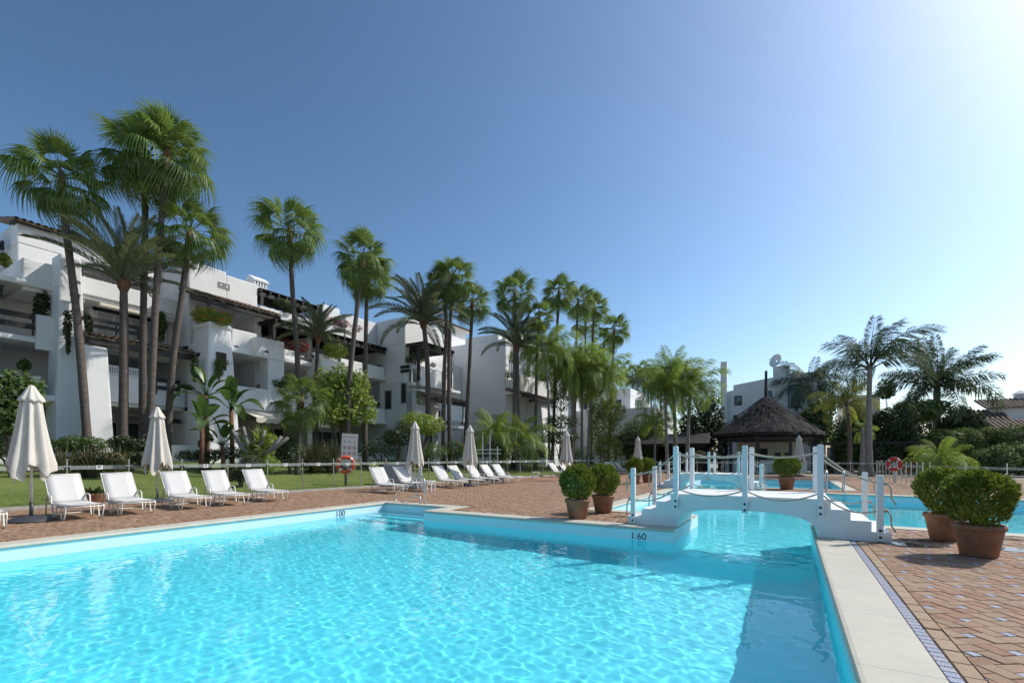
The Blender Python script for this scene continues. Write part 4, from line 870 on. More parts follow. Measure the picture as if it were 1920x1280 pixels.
Gb.window(-15.97, yG + 2, yG + 5.5, 6.3, 8.4, panes=3); Gb.parapet(-14.5, yG + .5, yG + 8, 3.5, 4.6); Gb.window_y(yG, -19.5, -17, 6.2, 8.2, panes=3); Gb.part('balcony_parapet', MB().box(-20.5, -16.2, yG - 1.2, yG - 1.0, 4.2, 5.4), 'stucco'); Gb.canopy(yG + .5, yG + 6, -14.6, 5.9, -16, 6.3); Gb.done()
Hb = Block('far grey-white block with a small balcony right of the distant palms', -12, 82)
yH = yx(1227, -12.5); zH = zx(1227, 762, -12.5)
Hb.wall(-24, -12.5, yH, yH + 8, .4, zH); Hb.parapet(-11.2, yH + .5, yH + 4, zx(1230, 795, -11.2), zx(1230, 785, -11.2)); Hb.window(-12.48, yH + 1, yH + 3.4, zx(1230, 792, -12.5), zx(1230, 772, -12.5), panes=2, m='glass_dark', fm='dark_frame'); Hb.done()
# ---------------- house behind the hut
def villa():
    Y = 60.; t = thing('white_villa', 'pale modern house with slim chimney behind the thatched hut', 'house', (xy(1400, Y), Y, 0)); o = Vector((xy(1400, Y), Y, 0))
    def pt(name, mb, m, par=None, bevel=0):
        mb.v = [(a - o.x, b - o.y, c) for a, b, c in mb.v]; return mb.build(name, m, par or t, bevel=bevel)
    x0, x1, x2, x3 = xy(1352, Y), xy(1375, Y), xy(1450, Y), xy(1547, Y); zt = zy(1455, 690, Y); za, zb = zy(1375, 722, Y), zy(1450, 707, Y)
    mb = MB(); mb.add([(x0, Y, 0), (x2, Y, 0), (x2, Y, zb), (x1, Y, za), (x1, Y, zy(1370, 732, Y)), (x0, Y, zy(1360, 735, Y)), (x0, Y + 9, 0), (x2, Y + 9, 0), (x2, Y + 9, zb), (x1, Y + 9, za), (x1, Y + 9, zy(1370, 732, Y)), (x0, Y + 9, zy(1360, 735, Y))],
                      [(0, 1, 2, 3, 4, 5), (6, 11, 10, 9, 8, 7), (1, 7, 8, 2), (2, 8, 9, 3), (3, 9, 10, 4), (4, 10, 11, 5), (5, 11, 6, 0)])
    mb.box(x2, x3, Y - 1.2, Y + 9, 0, zy(1500, 702, Y)).box(x2, x2 + 1.6, Y - 1.19, Y + 3, zy(1500, 702, Y), zt); pt('wall', mb, 'stucco')
    pt('chimney', MB().box(x0 - .02, x0 + .65, Y - .3, Y + .5, 0, zy(1355, 679, Y)), 'stucco')
    for a, b, p, q, yy in ((1377, 1391, 742, 760, Y), (1436, 1447, 733, 748, Y), (1477, 1500, 722, 765, Y - 1.2), (1537, 1549, 728, 738, Y - 1.2), (1375, 1384, 778, 800, Y)):
        f = MB(); xa, xb, z0, z1 = xy(a, yy), xy(b, yy), zy(a, q, yy), zy(a, p, yy); w = .09
        f.box(xa, xb, yy - .06, yy, z1 - w, z1).box(xa, xb, yy - .06, yy, z0, z0 + w).box(xa, xa + w, yy - .058, yy - .001, z0 + w, z1 - w).box(xb - w, xb, yy - .058, yy - .001, z0 + w, z1 - w)
        wi = pt('window', f, 'dark_frame'); pt('pane', MB().box(xa + w, xb - w, yy - .035, yy - .015, z0 + w, z1 - w), 'glass_dark', wi)
    di = MB().lathe([(.75, .25), (.5, .1), (.1, 0)], 18, caps=False).build('satellite_dish', 'white_plastic', t, Vector((xy(1457, Y), Y - .9, zt + .6)) - o, rot=(R(75), 0, R(-40)))
    pt('aerial', MB().beam((xy(1450, Y), Y - .5, zt - .3), (xy(1450, Y), Y - .5, zt + 1.2), .05).beam((xy(1450, Y) - .5, Y - .5, zt + 1.0), (xy(1450, Y) + .3, Y - .5, zt + 1.0), .03).beam((xy(1450, Y) - .4, Y - .5, zt + .7), (xy(1450, Y) + .2, Y - .5, zt + .7), .03), 'grey_metal')
    xb0, xb1 = xy(1580, Y + 5), xy(1650, Y + 5); pt('side_wing', MB().box(xb0, xb1, Y + 5, Y + 12, 0, zy(1620, 740, Y + 5)), 'stucco_cream')
villa()
def far_house():
    Y = 66.; t = thing('tiled_roof_house', 'white house with brown tiled roofs at the right edge', 'house', (xy(1880, Y), Y, 0)); o = Vector((xy(1880, Y), Y, 0))
    def pt(name, mb, m, par=None):
        mb.v = [(a - o.x, b - o.y, c) for a, b, c in mb.v]; return mb.build(name, m, par or t)
    xa, xb, xc = xy(1832, Y), xy(1890, Y), xy(1868, Y); z1 = zy(1850, 788, Y); zr = zy(1850, 770, Y)
    pt('wall', MB().box(xa + .2, xb, Y, Y + 8, 0, z1).box(xc, xc + 14, Y + 1.5, Y + 10, 0, zy(1880, 764, Y + 1.5)), 'stucco')
    roof_tiles(t, xa - .2 - o.x, xb + .2 - o.x, Y - .4 - o.y, z1, Y + 2.6 - o.y, zr + .25, along='x', pitch=.34)
    e = zy(1862, 766, Y + 1.5); roof_tiles(t, xc - .5 - o.x, xc + 14 - o.x, Y + 1.0 - o.y, e, Y + 5 - o.y, e + 1.25, along='x', pitch=.34)
    ar = MB().add([(xy(1848, Y) + 1.0 * math.cos(math.pi * k / 10) + .6, Y - .02, zy(1850, 806, Y) + .9 * math.sin(math.pi * k / 10)) for k in range(11)], [tuple(range(11))]); pt('arch_window', ar, 'glass_dark')
    pt('chimney', MB().box(xy(1912, Y + 5) - .4, xy(1912, Y + 5) + .4, Y + 4.5, Y + 5.4, e + .9, e + 1.7).frus((xy(1912, Y + 5) - .6, xy(1912, Y + 5) + .6, Y + 4.3, Y + 5.6), e + 1.7, (xy(1912, Y + 5) - .1, xy(1912, Y + 5) + .1, Y + 4.9, Y + 5.0), e + 2.1), 'stucco')
    y2 = Y - 5; x2 = xy(1866, y2); pt('annex', MB().box(x2 + .8, x2 + 12, y2, y2 + 4, 0, zy(1880, 806, y2)), 'stucco')
    roof_tiles(t, x2 - o.x, x2 + 12 - o.x, y2 - .4 - o.y, zy(1880, 806, y2), y2 + 3 - o.y, zy(1900, 790, y2) + .3, along='x', pitch=.34)
far_house()
# ---------------- thatched hut
def hut():
    d = 44.; c = P(1436, HY, d); t = thing('thatched_hut', 'dark conical thatched bar hut with tall finial pole behind the pools', 'hut', (c.x, c.y, 0)); R0 = 4.65
    ze = CH + d * (HY - 814) / F; za = CH + d * (HY - 745) / F; rnd = random.Random(6)
    prof = [(R0 - .25, ze - .28), (R0, ze - .18), (R0 * .98, ze + .05)] + [(R0 * (1 - q) ** 1.22 + .10, ze + (za - ze) * q) for q in (.12, .24, .36, .48, .6, .72, .84, .91, .96, 1.0)]
    MB().lathe(prof, 72, fold=lambda j, a: (1 + .012 * math.sin(a * 23 + j * 1.3) + .008 * math.sin(a * 41 + j), .03 * math.sin(a * 17 + j * 2.1))).build('roof', 'thatch', t)
    mb = MB()
    for k in range(2600):
        a = rnd.uniform(0, 6.28); q = rnd.uniform(0, 1) ** .7; r = R0 * (1 - q * .97) ** .95 + .08; z = ze + (za - ze) * q; L = rnd.uniform(.25, .55); sl = (za - ze) / R0
        b = Vector((r * math.cos(a), r * math.sin(a), z + .04)); dn = Vector((math.cos(a), math.sin(a), -sl)).normalized() * L + Vector((0, 0, rnd.uniform(-.06, .03))); s = Vector((-math.sin(a), math.cos(a), 0)) * rnd.uniform(.015, .04)
        mb.add([b - s, b + s, b + dn + s * .5 + Vector((0, 0, .03)), b + dn - s * .5 + Vector((0, 0, .03))], [(0, 1, 2, 3)])
    o = mb.build('loose_thatch', 'thatch', t); o['kind'] = 'stuff'
    MB().tube([(0, 0, za - .6), (0, 0, za + .3), (.02, 0, CH + d * (HY - 695) / F)], [.16, .14, .11], 8).build('finial', 'dark_wood', t)
    for k in range(10):
        a = 2 * math.pi * k / 10 + .2; MB().box(-.12, .12, -.12, .12, 0, ze - .1).build('post', 'dark_wood', t, (R0 * .86 * math.cos(a), R0 * .86 * math.sin(a), 0))
    MB().lathe([(R0 * .84, ze - .62), (R0 * .89, ze - .62), (R0 * .89, ze - .36), (R0 * .84, ze - .36)], 40).build('ring_beam', 'dark_wood', t)
    MB().box(-2.6, 3.0, 1.2, 1.5, 0, ze - .7).build('back_wall', 'stucco_cream', t)
    MB().box(-.9, .1, 1.14, 1.199, .9, 2.2).build('doorway', 'dark_wood', t)
    for x in (.7, 1.5): MB().box(x, x + .5, 1.15, 1.199, 1.35, 1.8).build('picture', 'dark_frame', t)
    MB().box(-3.2, 3.2, -2.6, -2.2, 0, 1.15).build('bar_counter', 'stucco', t); MB().box(-3.4, 3.4, -2.8, -2.1, 1.15, 1.22).build('counter_top', 'dark_wood', t)
    p = thing('dark_pergola', 'dark low pergola adjoining the left side of the hut', 'pergola', (c.x - 9.5, c.y - 1, 0))
    for x in (-4, -1.3, 1.4, 4): 
        for y in (-2, 2): MB().box(x - .1, x + .1, y - .1, y + .1, 0, 2.6).build('post', 'dark_wood', p)
    MB().box(-4.6, 4.8, -2.2, -2.0, 2.4, 2.65).build('beam', 'dark_wood', p); MB().box(-4.6, 4.8, 2.0, 2.2, 2.4, 2.65).build('beam', 'dark_wood', p)
    MB().frus((-4.9, 5.0, -2.9, 2.9), 2.66, (-4.5, 4.6, -.1, .1), 3.7).build('roof', 'dark_wood', p); MB().box(-4.2, 4.4, 2.25, 2.4, 0, 2.4).build('back_wall', 'dark_wood', p)
    p = thing('dark_pergola', 'dark open pergola beams adjoining the right side of the hut', 'pergola', (c.x + 8.2, c.y + .5, 0))
    for x in (-3, 0, 3):
        MB().box(x - .1, x + .1, -.1, .1, 0, 2.5).build('post', 'dark_wood', p)
    for y in (-.2, 1.6): MB().box(-3.6, 4.2, y, y + .14, 2.5, 2.68).build('beam', 'dark_wood', p)
    MB().box(-3.3, -1.6, 1.8, 2.0, 0, 2.3).build('side_wall', 'stucco', p)
hut()
# ------------------------------------------------------------------ sun loungers
def make_lounger(back=48):
    t = thing('sun_lounger', 'x', 'lounger')
    ca_, sa_ = math.cos(R(back)), math.sin(R(back)); w = .31
    def strip(pts, th=.012):
        mb = MB(); n = len(pts)
        for (x, z, dip) in pts:
            for q in (-1, -.5, 0, .5, 1): mb.v.append((x, q * w, z - dip * (1 - q * q)))
        for (x, z, dip) in pts:
            for q in (-1, -.5, 0, .5, 1): mb.v.append((x, q * w, z - th - dip * (1 - q * q)))
        o = n * 5
        for i in range(n - 1):
            for k in range(4):
                a = i * 5 + k; mb.f.append((a, a + 5, a + 6, a + 1)); mb.f.append((o + a, o + a + 1, o + a + 6, o + a + 5))
            for k in (0, 4):
                a = i * 5 + k; mb.f.append((a, a + 5, o + a + 5, o + a) if k else (a, o + a, o + a + 5, a + 5))
        for i in (0, n - 1):
            for k in range(4):
                a = i * 5 + k; mb.f.append((a, a + 1, o + a + 1, o + a))
        return mb
    hx, hz, L = -.30, .315, .86
    strip([(hx + .02 + k * .158, hz + .02 - .012 * math.sin(k * .5) + (.03 if k == 0 else 0), .016) for k in range(9)]).build('seat', 'sling', t, smooth=True)
    strip([(hx - L * k / 7 * ca_, hz + .02 + L * k / 7 * sa_, .018) for k in range(8)]).build('backrest', 'sling', t, smooth=True)
    for s in (-1, 1):
        y = s * (w + .012)
        MB().tube([(hx + .02, y, hz), (.45, y, hz - .01), (.92, y, hz), (.985, y, hz - .03)], .014, 8).build('side_rail', 'frame_paint', t, smooth=True)
        MB().tube([(hx, y, hz), (hx - L * ca_, y, hz + .01 + L * sa_)], .013, 8).build('back_rail', 'frame_paint', t, smooth=True)
        MB().tube([(-.66, y * 1.02, .016), (-.54, y * 1.06, .40), (-.49, y * 1.07, .475), (-.40, y * 1.07, .495), (-.20, y * 1.07, .495), (-.13, y * 1.06, .46), (.0, y * 1.02, .05), (.03, y * 1.01, .018), (.14, y * 1.01, .016), (.19, y, .05), (.27, y, hz - .01)], .015, 8).build('armrest', 'frame_paint', t, smooth=True)
        MB().tube([(.56, y, hz - .01), (.635, y, .05), (.665, y, .018), (.83, y, .018), (.87, y, .05), (.985, y, hz - .03)], .014, 8).build('leg', 'frame_paint', t, smooth=True)
        MB().tube([(hx - .22 * ca_, y * .96, hz + .22 * sa_), (-.1, y * .96, hz - .03)], .008, 6).build('back_strut', 'frame_paint', t)
    MB().tube([(-.655, -w - .02, .03), (-.655, w + .02, .03)], .012, 8).build('cross_bar', 'frame_paint', t, smooth=True)
    MB().tube([(.985, -w - .012, hz - .03), (.985, w + .012, hz - .03)], .014, 8).build('cross_bar', 'frame_paint', t, smooth=True)
    MB().tube([(hx - L * ca_, -w - .012, hz + .01 + L * sa_), (hx - L * ca_, w + .012, hz + .01 + L * sa_)], .013, 8).build('cross_bar', 'frame_paint', t, smooth=True)
    return t
LA = make_lounger(); first = [True]
def put_lounger(x, y, rz, label, group='white sling loungers on the brick deck'):
    o = LA if first[0] else copy_tree(LA); first[0] = False
    o.location = (x, y, .008); o.rotation_euler = (0, 0, rz); tag(o, label, 'lounger', group)
ords = ['first', 'second', 'third', 'fourth', 'fifth', 'sixth', 'seventh', 'eighth', 'ninth']
for i, (x, y, a) in enumerate([(-14.45, 4.22, -4), (-14.5, 5.28, -6), (-14.55, 6.62, -7), (-14.6, 7.72, -9), (-14.75, 9.05, -8)]):
    put_lounger(x, y, R(a), '%s white sling lounger from the left beside the nearest pool' % ords[i])
for i, px in enumerate((706, 752, 819, 849, 881, 909, 930)):
    X = -13.55; d = dX(px, X - .55)
    put_lounger(X - (.1 if i < 2 else 0), yx(px, X - .7), R(-14 + (i * 5) % 9), '%s white lounger, counted from the left, in the row right of the life ring' % ords[i])
for i, (px, py) in enumerate(((1050, 893), (1068, 891), (1086, 890))):
    g = G(px, py); put_lounger(g.x, g.y, R(-12 + i * 4), '%s white lounger from the left in the group behind the ball bush pots' % ords[i])
for i, (px, py) in enumerate(((1152, 887), (1160, 886), (1169, 885))):
    g = G(px, py); put_lounger(g.x, g.y, R(-16), '%s of three far white loungers left of the distant ball bushes' % ords[i])
put_lounger(*G(-48, 987).xy, R(-5), 'white lounger cut off by the left edge of the picture')
# ------------------------------------------------------------------ closed parasols
def make_parasol():
    t = thing('closed_parasol', 'x', 'parasol')
    def fold(j, a):
        f = .5 + .5 * math.cos(8 * a + .35 * math.sin(3 * a)); k = min(1, j / 4)
        drop = 0
        if j >= 9: drop = -(.30 * (.5 + .5 * math.sin(4 * a + .6)) ** 1.6 + .06 * math.sin(7 * a) + .04 * math.sin(13 * a)) * (1.0 if j == 10 else .45)
        return (1 - .34 * (1 - f) * k - .05 * math.sin(5 * a + j * .3), drop)
    prof = [(.05, 2.80), (.12, 2.72), (.17, 2.62), (.19, 2.5), (.215, 2.3), (.25, 2.05), (.29, 1.8), (.335, 1.55), (.37, 1.38), (.40, 1.28), (.40, 1.19)]
    MB().lathe(prof, 64, fold=fold, caps=False).build('canopy', 'canvas', t, smooth=True)
    def fold2(j, a):
        f = .5 + .5 * math.cos(8 * a); return (1 - .16 * (1 - f) * min(1, j / 2), -.03 * (1 - f) * (j >= 4))
    cap = MB().lathe([(.012, 2.955), (.045, 2.94), (.07, 2.90), (.14, 2.77), (.205, 2.67), (.225, 2.62), (.20, 2.60)], 48, fold=fold2, caps=False).build('vent_cap', 'canvas', t, smooth=True)
    MB().tube([(0, 0, .4), (0, 0, 2.7)], .022, 12).build('pole', 'frame_paint', t, smooth=True)
    MB().tube([(0, 0, .05), (0, 0, .42)], .034, 12).build('sleeve', 'dark_steel', t, smooth=True)
    MB().lathe([(.40, 0), (.42, .015), (.40, .04), (.30, .085), (.15, .115), (.05, .125)], 32).build('base', 'parasol_base', t, smooth=True)
    MB().tube([(.045, .0, 1.15), (.05, .01, .6), (.045, .0, .16)], .004, 5).build('cord', 'rope', t)
    return t
PA = make_parasol(); pfirst = True
for px, d, lab in ((59, 10.2, 'large closed cream parasol on dark base at the left edge'), (295, 14.6, 'closed cream parasol behind the second and third loungers from the left'), (778, 20.6, 'closed cream parasol in front of the white lattice screen'),
                   (881, 23.0, 'closed cream parasol among the loungers right of the lattice screen'), (1062, 28.0, 'closed cream parasol behind the nearest ball bush pots'), (1196, 36.0, 'small closed cream parasol far off above the distant ball bushes'),
                   (1498, 34.0, 'closed cream parasol in front of the thatched hut'), (1146, 58., 'tiny closed parasol far away under the trees by the lawn')):
    o = PA if pfirst else copy_tree(PA); pfirst = False
    p = P(px, HY, d); o.location = (p.x, p.y, .0 if d < 50 else .3); o.rotation_euler = (0, 0, px * .7); tag(o, lab, 'parasol', 'closed cream parasols')
# ------------------------------------------------------------------ potted clipped conifers
def ball_mesh(seed=1, r=.41, n=5200):
    g = np.random.RandomState(seed)
    cl = g.normal(size=(95, 3)); cl /= np.linalg.norm(cl, axis=1)[:, None]; amp = g.uniform(.0, .13, 95)
    d = g.normal(size=(n, 3)); d[:, 2] += .12; d /= np.linalg.norm(d, axis=1)[:, None]
    dots = d @ cl.T; near_ = dots.argmax(1); mx = dots.max(1)
    rad = r * (.90 + amp[near_] * 1.3 - (1 - mx) * 1.6) * (1 - (g.rand(n) ** 2.2) * .30)
    c = d * rad[:, None]; c[:, 2] *= 1.02
    up = np.stack([d[:, 0] * .75, d[:, 1] * .75, np.ones(n) * .75 + d[:, 2] * .3], -1) + g.normal(0, .25, (n, 3)); up /= np.linalg.norm(up, axis=1)[:, None]
    s = np.cross(up, d + g.normal(0, .5, (n, 3))); s /= np.linalg.norm(s, axis=1)[:, None] + 1e-6
    L = g.uniform(.045, .085, n)[:, None]; w = g.uniform(.010, .018, n)[:, None]
    V = np.stack([c - up * L * .5, c + s * w, c + up * L * .6, c - s * w], 1).reshape(-1, 3)
    return np_mesh('foliage', V, np.arange(n * 4).reshape(-1, 4), 'thuja')
BALL = [ball_mesh(1), ball_mesh(2)]
def make_pot(k, sc_):
    t = thing('potted_ball_bush', 'x', 'potted bush')
    MB().lathe([(.185, 0), (.20, .01), (.262, .36), (.268, .375), (.285, .38), (.292, .40), (.288, .44), (.275, .45), (.255, .445), (.245, .40)], 36, caps=False).lathe([(.184, .004), (.01, .004)], 36, caps=False).build('pot', 'pot_clay', t, smooth=True)
    MB().lathe([(.252, .405), (.12, .42), (.01, .425)], 24, caps=False).build('soil', 'soil', t)
    link('foliage', BALL[k], t, (0, 0, .82), (0, 0, k * 1.3), sc_)
    MB().tube([(0, 0, .4), (.01, 0, .62)], [.035, .03], 8).build('trunk', 'bark', t)
    return t
for i, (px, py, k, s, fs, lab) in enumerate(((1083, 972, 0, 1.0, 1, 'clipped ball bush in clay pot, left one of the pair by the nearest bridge'), (1131, 961, 1, 1.0, 1, 'clipped ball bush in clay pot, right one of the pair by the nearest bridge'),
        (1190, 907, 1, 1.12, 1, 'far clipped ball bush in pot, left one of the distant pair'), (1214, 904, 0, 1.1, 1, 'far clipped ball bush in pot, right one of the distant pair'),
        (1835, 1042, 0, 1.0, 1, 'large clipped ball bush in clay pot, front one at the right edge'), (1772, 1012, 1, 1.0, 1, 'clipped ball bush in clay pot standing behind another at the right'), (1475, 917, 1, 1.2, (1.12, 1.12, .92), 'broad clipped ball bush in pot behind the nearest bridge'))):
    t = make_pot(k, fs if not isinstance(fs, int) else (1.0, 1.0, .98)); g = G(px, py); t.location = (g.x, g.y, .004); t.scale = (s, s, s); t.rotation_euler = (0, 0, i * 1.1)
    tag(t, lab, 'potted bush', 'clipped ball bushes in clay pots')
def trough():
    g = G(176, 948); t = thing('potted_succulent', 'dark leafy succulent in a terracotta bowl behind the first lounger', 'potted plant', (g.x, g.y, 0))
    MB().lathe([(.20, 0), (.33, .32), (.34, .36), (.31, .36), (.29, .3)], 28, caps=False).build('pot', 'pot_clay', t, smooth=True)
    MB().lathe([(.30, .31), (.01, .33)], 20, caps=False).build('soil', 'soil', t)
    mb = MB(); rnd = random.Random(3)
    for k in range(90):
        a = rnd.uniform(0, 6.28); r0 = rnd.uniform(0, .27); e = rnd.uniform(.3, 1.3); L = rnd.uniform(.16, .30); w = .035
        b = Vector((r0 * math.cos(a), r0 * math.sin(a), .32)); u = Vector((math.cos(a) * math.cos(e), math.sin(a) * math.cos(e), math.sin(e))); s = Vector((-math.sin(a), math.cos(a), 0)) * w
        mb.add([b, b + u * L * .55 + s, b + u * L, b + u * L * .55 - s], [(0, 1, 2, 3)])
    mb.build('foliage', 'leaf_dark', t)
trough()
# ------------------------------------------------------------------ glass pool fence
def fence(pts, h, label, step=1.45, zf=None):
    o0 = Vector((*pts[0], 0)); t = thing('glass_fence', label, 'fence', o0)
    key = {}
    post = MB().tube([(0, 0, -.05), (0, 0, h)], .021, 10).lathe([(.05, 0), (.05, .012), (.022, .016)], 12).lathe([(.028, h - .02), (.028, h + .004)], 10).mesh('post', 'steel', smooth=False)
    clamp = MB().box(-.03, .03, -.016, .016, -.02, .02).mesh('clamp', 'steel')
    for (a, b) in zip(pts[:-1], pts[1:]):
        a, b = Vector((*a, 0)), Vector((*b, 0)); L = (b - a).length; n = max(1, round(L / step)); u = (b - a) / L; ang = math.atan2(u.y, u.x); w = L / n
        k = round(w, 4)
        if k not in key:
            gw = w - .10
            key[k] = (MB().box(-gw / 2, gw / 2, -.004, .004, .09, h - .01).mesh('glass_panel', 'fence_glass'), MB().box(-gw / 2 + .01, gw / 2 - .01, -.0062, .0062, h * .77, h * .77 + .11).mesh('frosted_band', 'frosted_strip'),
                      MB().box(-.075, .075, -.0072, .0072, h * .765, h * .765 + .12).mesh('logo_tag', 'white_band'), MB().box(-.035, .035, -.009, .009, h * .80, h * .80 + .02).box(-.045, -.015, -.009, .009, h * .82, h * .82 + .035).box(.0, .03, -.009, .009, h * .825, h * .825 + .03).mesh('logo', 'ink'))
        for i in range(n + 1):
            p = a + u * (w * i); zz = zf(p.x, p.y) if zf else 0
            q = link('post', post, t, p - o0 + Vector((0, 0, zz)))
            if i < n:
                c = a + u * (w * (i + .5)); zz = zf(c.x, c.y) if zf else 0
                g = link('glass_panel', key[k][0], t, c - o0 + Vector((0, 0, zz)), (0, 0, ang))
                link('frosted_band', key[k][1], g); tg = link('logo_tag', key[k][2], g); link('logo', key[k][3], g)
                for s in (-1, 1):
                    for zc in (.22, h - .2): link('clamp', clamp, g, (s * (w / 2 - .045), 0, zc))
    return t
fence([(fence_x(y) + .02, y) for y in (-2, 12, 26, 40.6)], 1.27, 'long glass fence with frosted band between brick deck and lawn', zf=lambda x, y: .06)
fence([(-13.9, 41), (5.2, 41)], 1.15, 'glass fence running across in front of the thatched hut')
fence([(5.2, 40.8), (5.2, 27.8)], 1.15, 'receding glass fence beside the second life ring', 1.2)
fence([(5.4, 27.6), (8.2, 24.4), (13.5, 21.5)], 1.15, 'glass fence behind the large potted bushes at the right')
# ------------------------------------------------------------------ sign, life rings
def ring(name, label, loc, rz, mcol, tilt=0, rad=.30, post_h=.95):
    t = thing(name, label, 'life ring', loc, rz)
    n, m = 40, 12
    for nm, sel, mt, tr in (('ring', lambda k: True, mcol, .085),):
        mb = MB()
        for k in range(n):
            for j in range(m):
                a, b = 2 * math.pi * k / n, 2 * math.pi * j / m
                mb.v.append(((rad + tr * math.cos(b)) * math.cos(a), tr * math.sin(b) * .8, (rad + tr * math.cos(b)) * math.sin(a)))
        for k in range(n):
            for j in range(m): mb.f.append((k * m + j, k * m + (j + 1) % m, ((k + 1) % n) * m + (j + 1) % m, ((k + 1) % n) * m + j))
        mb.build(nm, mt, t, (0, -.1, post_h), smooth=True)
    for q in range(4):
        mb = MB(); a0 = math.pi / 4 + q * math.pi / 2
        for i in range(4):
            a = a0 - .11 + .22 * i / 3
            for j in range(m):
                b = 2 * math.pi * j / m; mb.v.append(((rad + .088 * math.cos(b)) * math.cos(a), .088 * math.sin(b) * .8, (rad + .088 * math.cos(b)) * math.sin(a)))
        for i in range(3):
            for j in range(m): mb.f.append((i * m + j, i * m + (j + 1) % m, (i + 1) * m + (j + 1) % m, (i + 1) * m + j))
        mb.build('white_band', 'white_band', t, (0, -.1, post_h), smooth=True)
    mb = MB(); pts = []
    for k in range(33):
        a = 2 * math.pi * k / 32; rr_ = rad + .10 + .03 * abs(math.sin(2 * a - math.pi / 2)); pts.append((rr_ * math.cos(a), -.1, post_h + rr_ * math.sin(a)))
    mb.tube(pts, .007, 5).build('grab_line', 'rope', t)
    MB().box(-.05, .05, -.02, .03, -.1, post_h + .12).build('post', 'bark' if mcol == 'orange' else 'frame_paint', t)
    MB().box(-.10, .10, -.045, -.02, post_h - .12, post_h + .12).build('bracket', 'green_panel', t)
    return t
g = P(648, HY, 21.3); ring('life_ring', 'orange life ring hanging below the rules sign by the lawn', (g.x, g.y, .03), YAW + R(20), 'orange', post_h=1.02, rad=.33)
g = P(1678, HY, 25.6); ring('life_ring', 'red life ring on a stand by the right-hand fence', (g.x, g.y, 0), YAW + R(-62), 'red', post_h=1.0, rad=.29)
def sign():
    d = 21.9; g = P(652, HY, d); t = thing('rules_sign', 'beige pool rules sign with nine round pictograms behind the life ring', 'sign', (g.x, g.y, 0), YAW + R(16))
    z0, z1, w = 1.12, 2.48, .36
    MB().box(-w, w, -.012, .012, z0, z1).build('board', 'sign_board', t, rot=(0, R(2.5), 0))
    B = t.children[0]
    MB().box(-.03, .03, .014, .06, .0, 2.2).build('post', 'frame_paint', t)
    hd = MB(); rh = random.Random(2)                   # heading too small to read in the photo: a line of worn letter strokes
    x = -.29
    while x < .28:
        hd.box(x, x + rh.uniform(.008, .013), -.0145, -.0125, 2.30, 2.355 - rh.choice((0, 0, .012))); x += rh.choice((.021, .023, .026, .045))
    hd.build('heading', 'ink', B)
    rg = MB()
    for k in range(24):
        a0, a1 = 2 * math.pi * k / 24, 2 * math.pi * (k + 1) / 24
        rg.add([(r_ * math.cos(a), 0, r_ * math.sin(a)) for a in (a0, a1) for r_ in (.062, .078)], [(0, 1, 3, 2)])
    rg.beam((-.045, 0, .045), (.045, 0, -.045), .002, .012)
    rm = rg.mesh('pictogram_ring', 'ink_red')
    shapes = []
    for k in range(3):
        mb = MB(); rnd = random.Random(k + 5)
        mb.lathe([(.012, -.001), (.012, .001)], 10).v
        mb = MB().add([(.014 * math.cos(a * .785), 0, .034 + .014 * math.sin(a * .785)) for a in range(8)], [tuple(range(8))])
        mb.beam((-.004, 0, .02), (.012 - .012 * k, 0, -.015), .002, .022).beam((.0, 0, -.01), (-.025, 0, -.045), .002, .012).beam((.0, 0, -.01), (.022, 0, -.042), .002, .012).beam((0, 0, .012), (.035 - .03 * k, 0, .0), .002, .010)
        shapes.append(mb.mesh('pictogram_figure', 'ink'))
    for r_ in range(3):
        for c in range(3):
            p = (-.22 + .22 * c, -.0145, 2.10 - .27 * r_)
            if r_ > 0: pr = link('pictogram_ring', rm, B, p)
            link('pictogram_figure', shapes[(r_ + c) % 3], B, (p[0], -.0135, p[2]), sc=1.15)
sign()
# ------------------------------------------------------------------ rails, ladder, tables, lattice screen
def rail():
    t = thing('pool_handrail', 'bent stainless steel handrail at the pool entry steps', 'handrail', (-9.6, 10.55, 0), 0)
    def q(px, py): p = P(px, py, dY(px, 10.6)); return (p.x + 9.6, .05, p.z)
    MB().tube([q(797, 944), q(797, 912), q(796.5, 902), q(794, 896), q(789, 893), (q(783, 894)), q(750, 918), q(744, 922), q(741.5, 928), q(742, 936), q(745, 942), (q(750, 943)), q(756, 940), q(778, 929), q(783, 928), q(787, 931), q(789, 937), q(789, 945)], .019, 10).build('tube', 'steel', t, smooth=True)
    for px in (797, 789): MB().lathe([(.045, 0), (.045, .015), (.02, .02)], 14, (q(px, 944)[0], .05, .012)).build('flange', 'steel', t)
rail()
def ladder():
    g = G(1561, 921); t = thing('pool_ladder', 'stainless pool ladder at the far side of the second pool', 'ladder', (g.x, 21.5, 0))
    for s in (-1, 1): MB().tube([(s * .27, .55, 0), (s * .27, .55, .75), (s * .27, .48, .86), (s * .27, .36, .9), (s * .27, .1, .86), (s * .27, -.08, .7), (s * .27, -.10, -.9)], .02, 8).build('rail', 'steel', t, smooth=True)
    for k in range(3): MB().box(-.27, .27, -.14, -.06, -.35 - k * .25, -.32 - k * .25).build('rung', 'steel', t)
ladder()
def table(px, py, label):
    g = G(px, py); t = thing('side_table', label, 'table', (g.x, g.y, .005), .3, 'small white side tables')
    MB().box(-.22, .22, -.22, .22, .40, .43).build('table_top', 'white_plastic', t, bevel=.008)
    for x in (-1, 1):
        for y in (-1, 1): MB().box(x * .18 - .02, x * .18 + .02, y * .18 - .02, y * .18 + .02, 0, .40).build('leg', 'white_plastic', t)
table(804, 921, 'small white side table between the second and third loungers right of the life ring'); table(1004, 897, 'small white side table beside the far end of the lounger row')
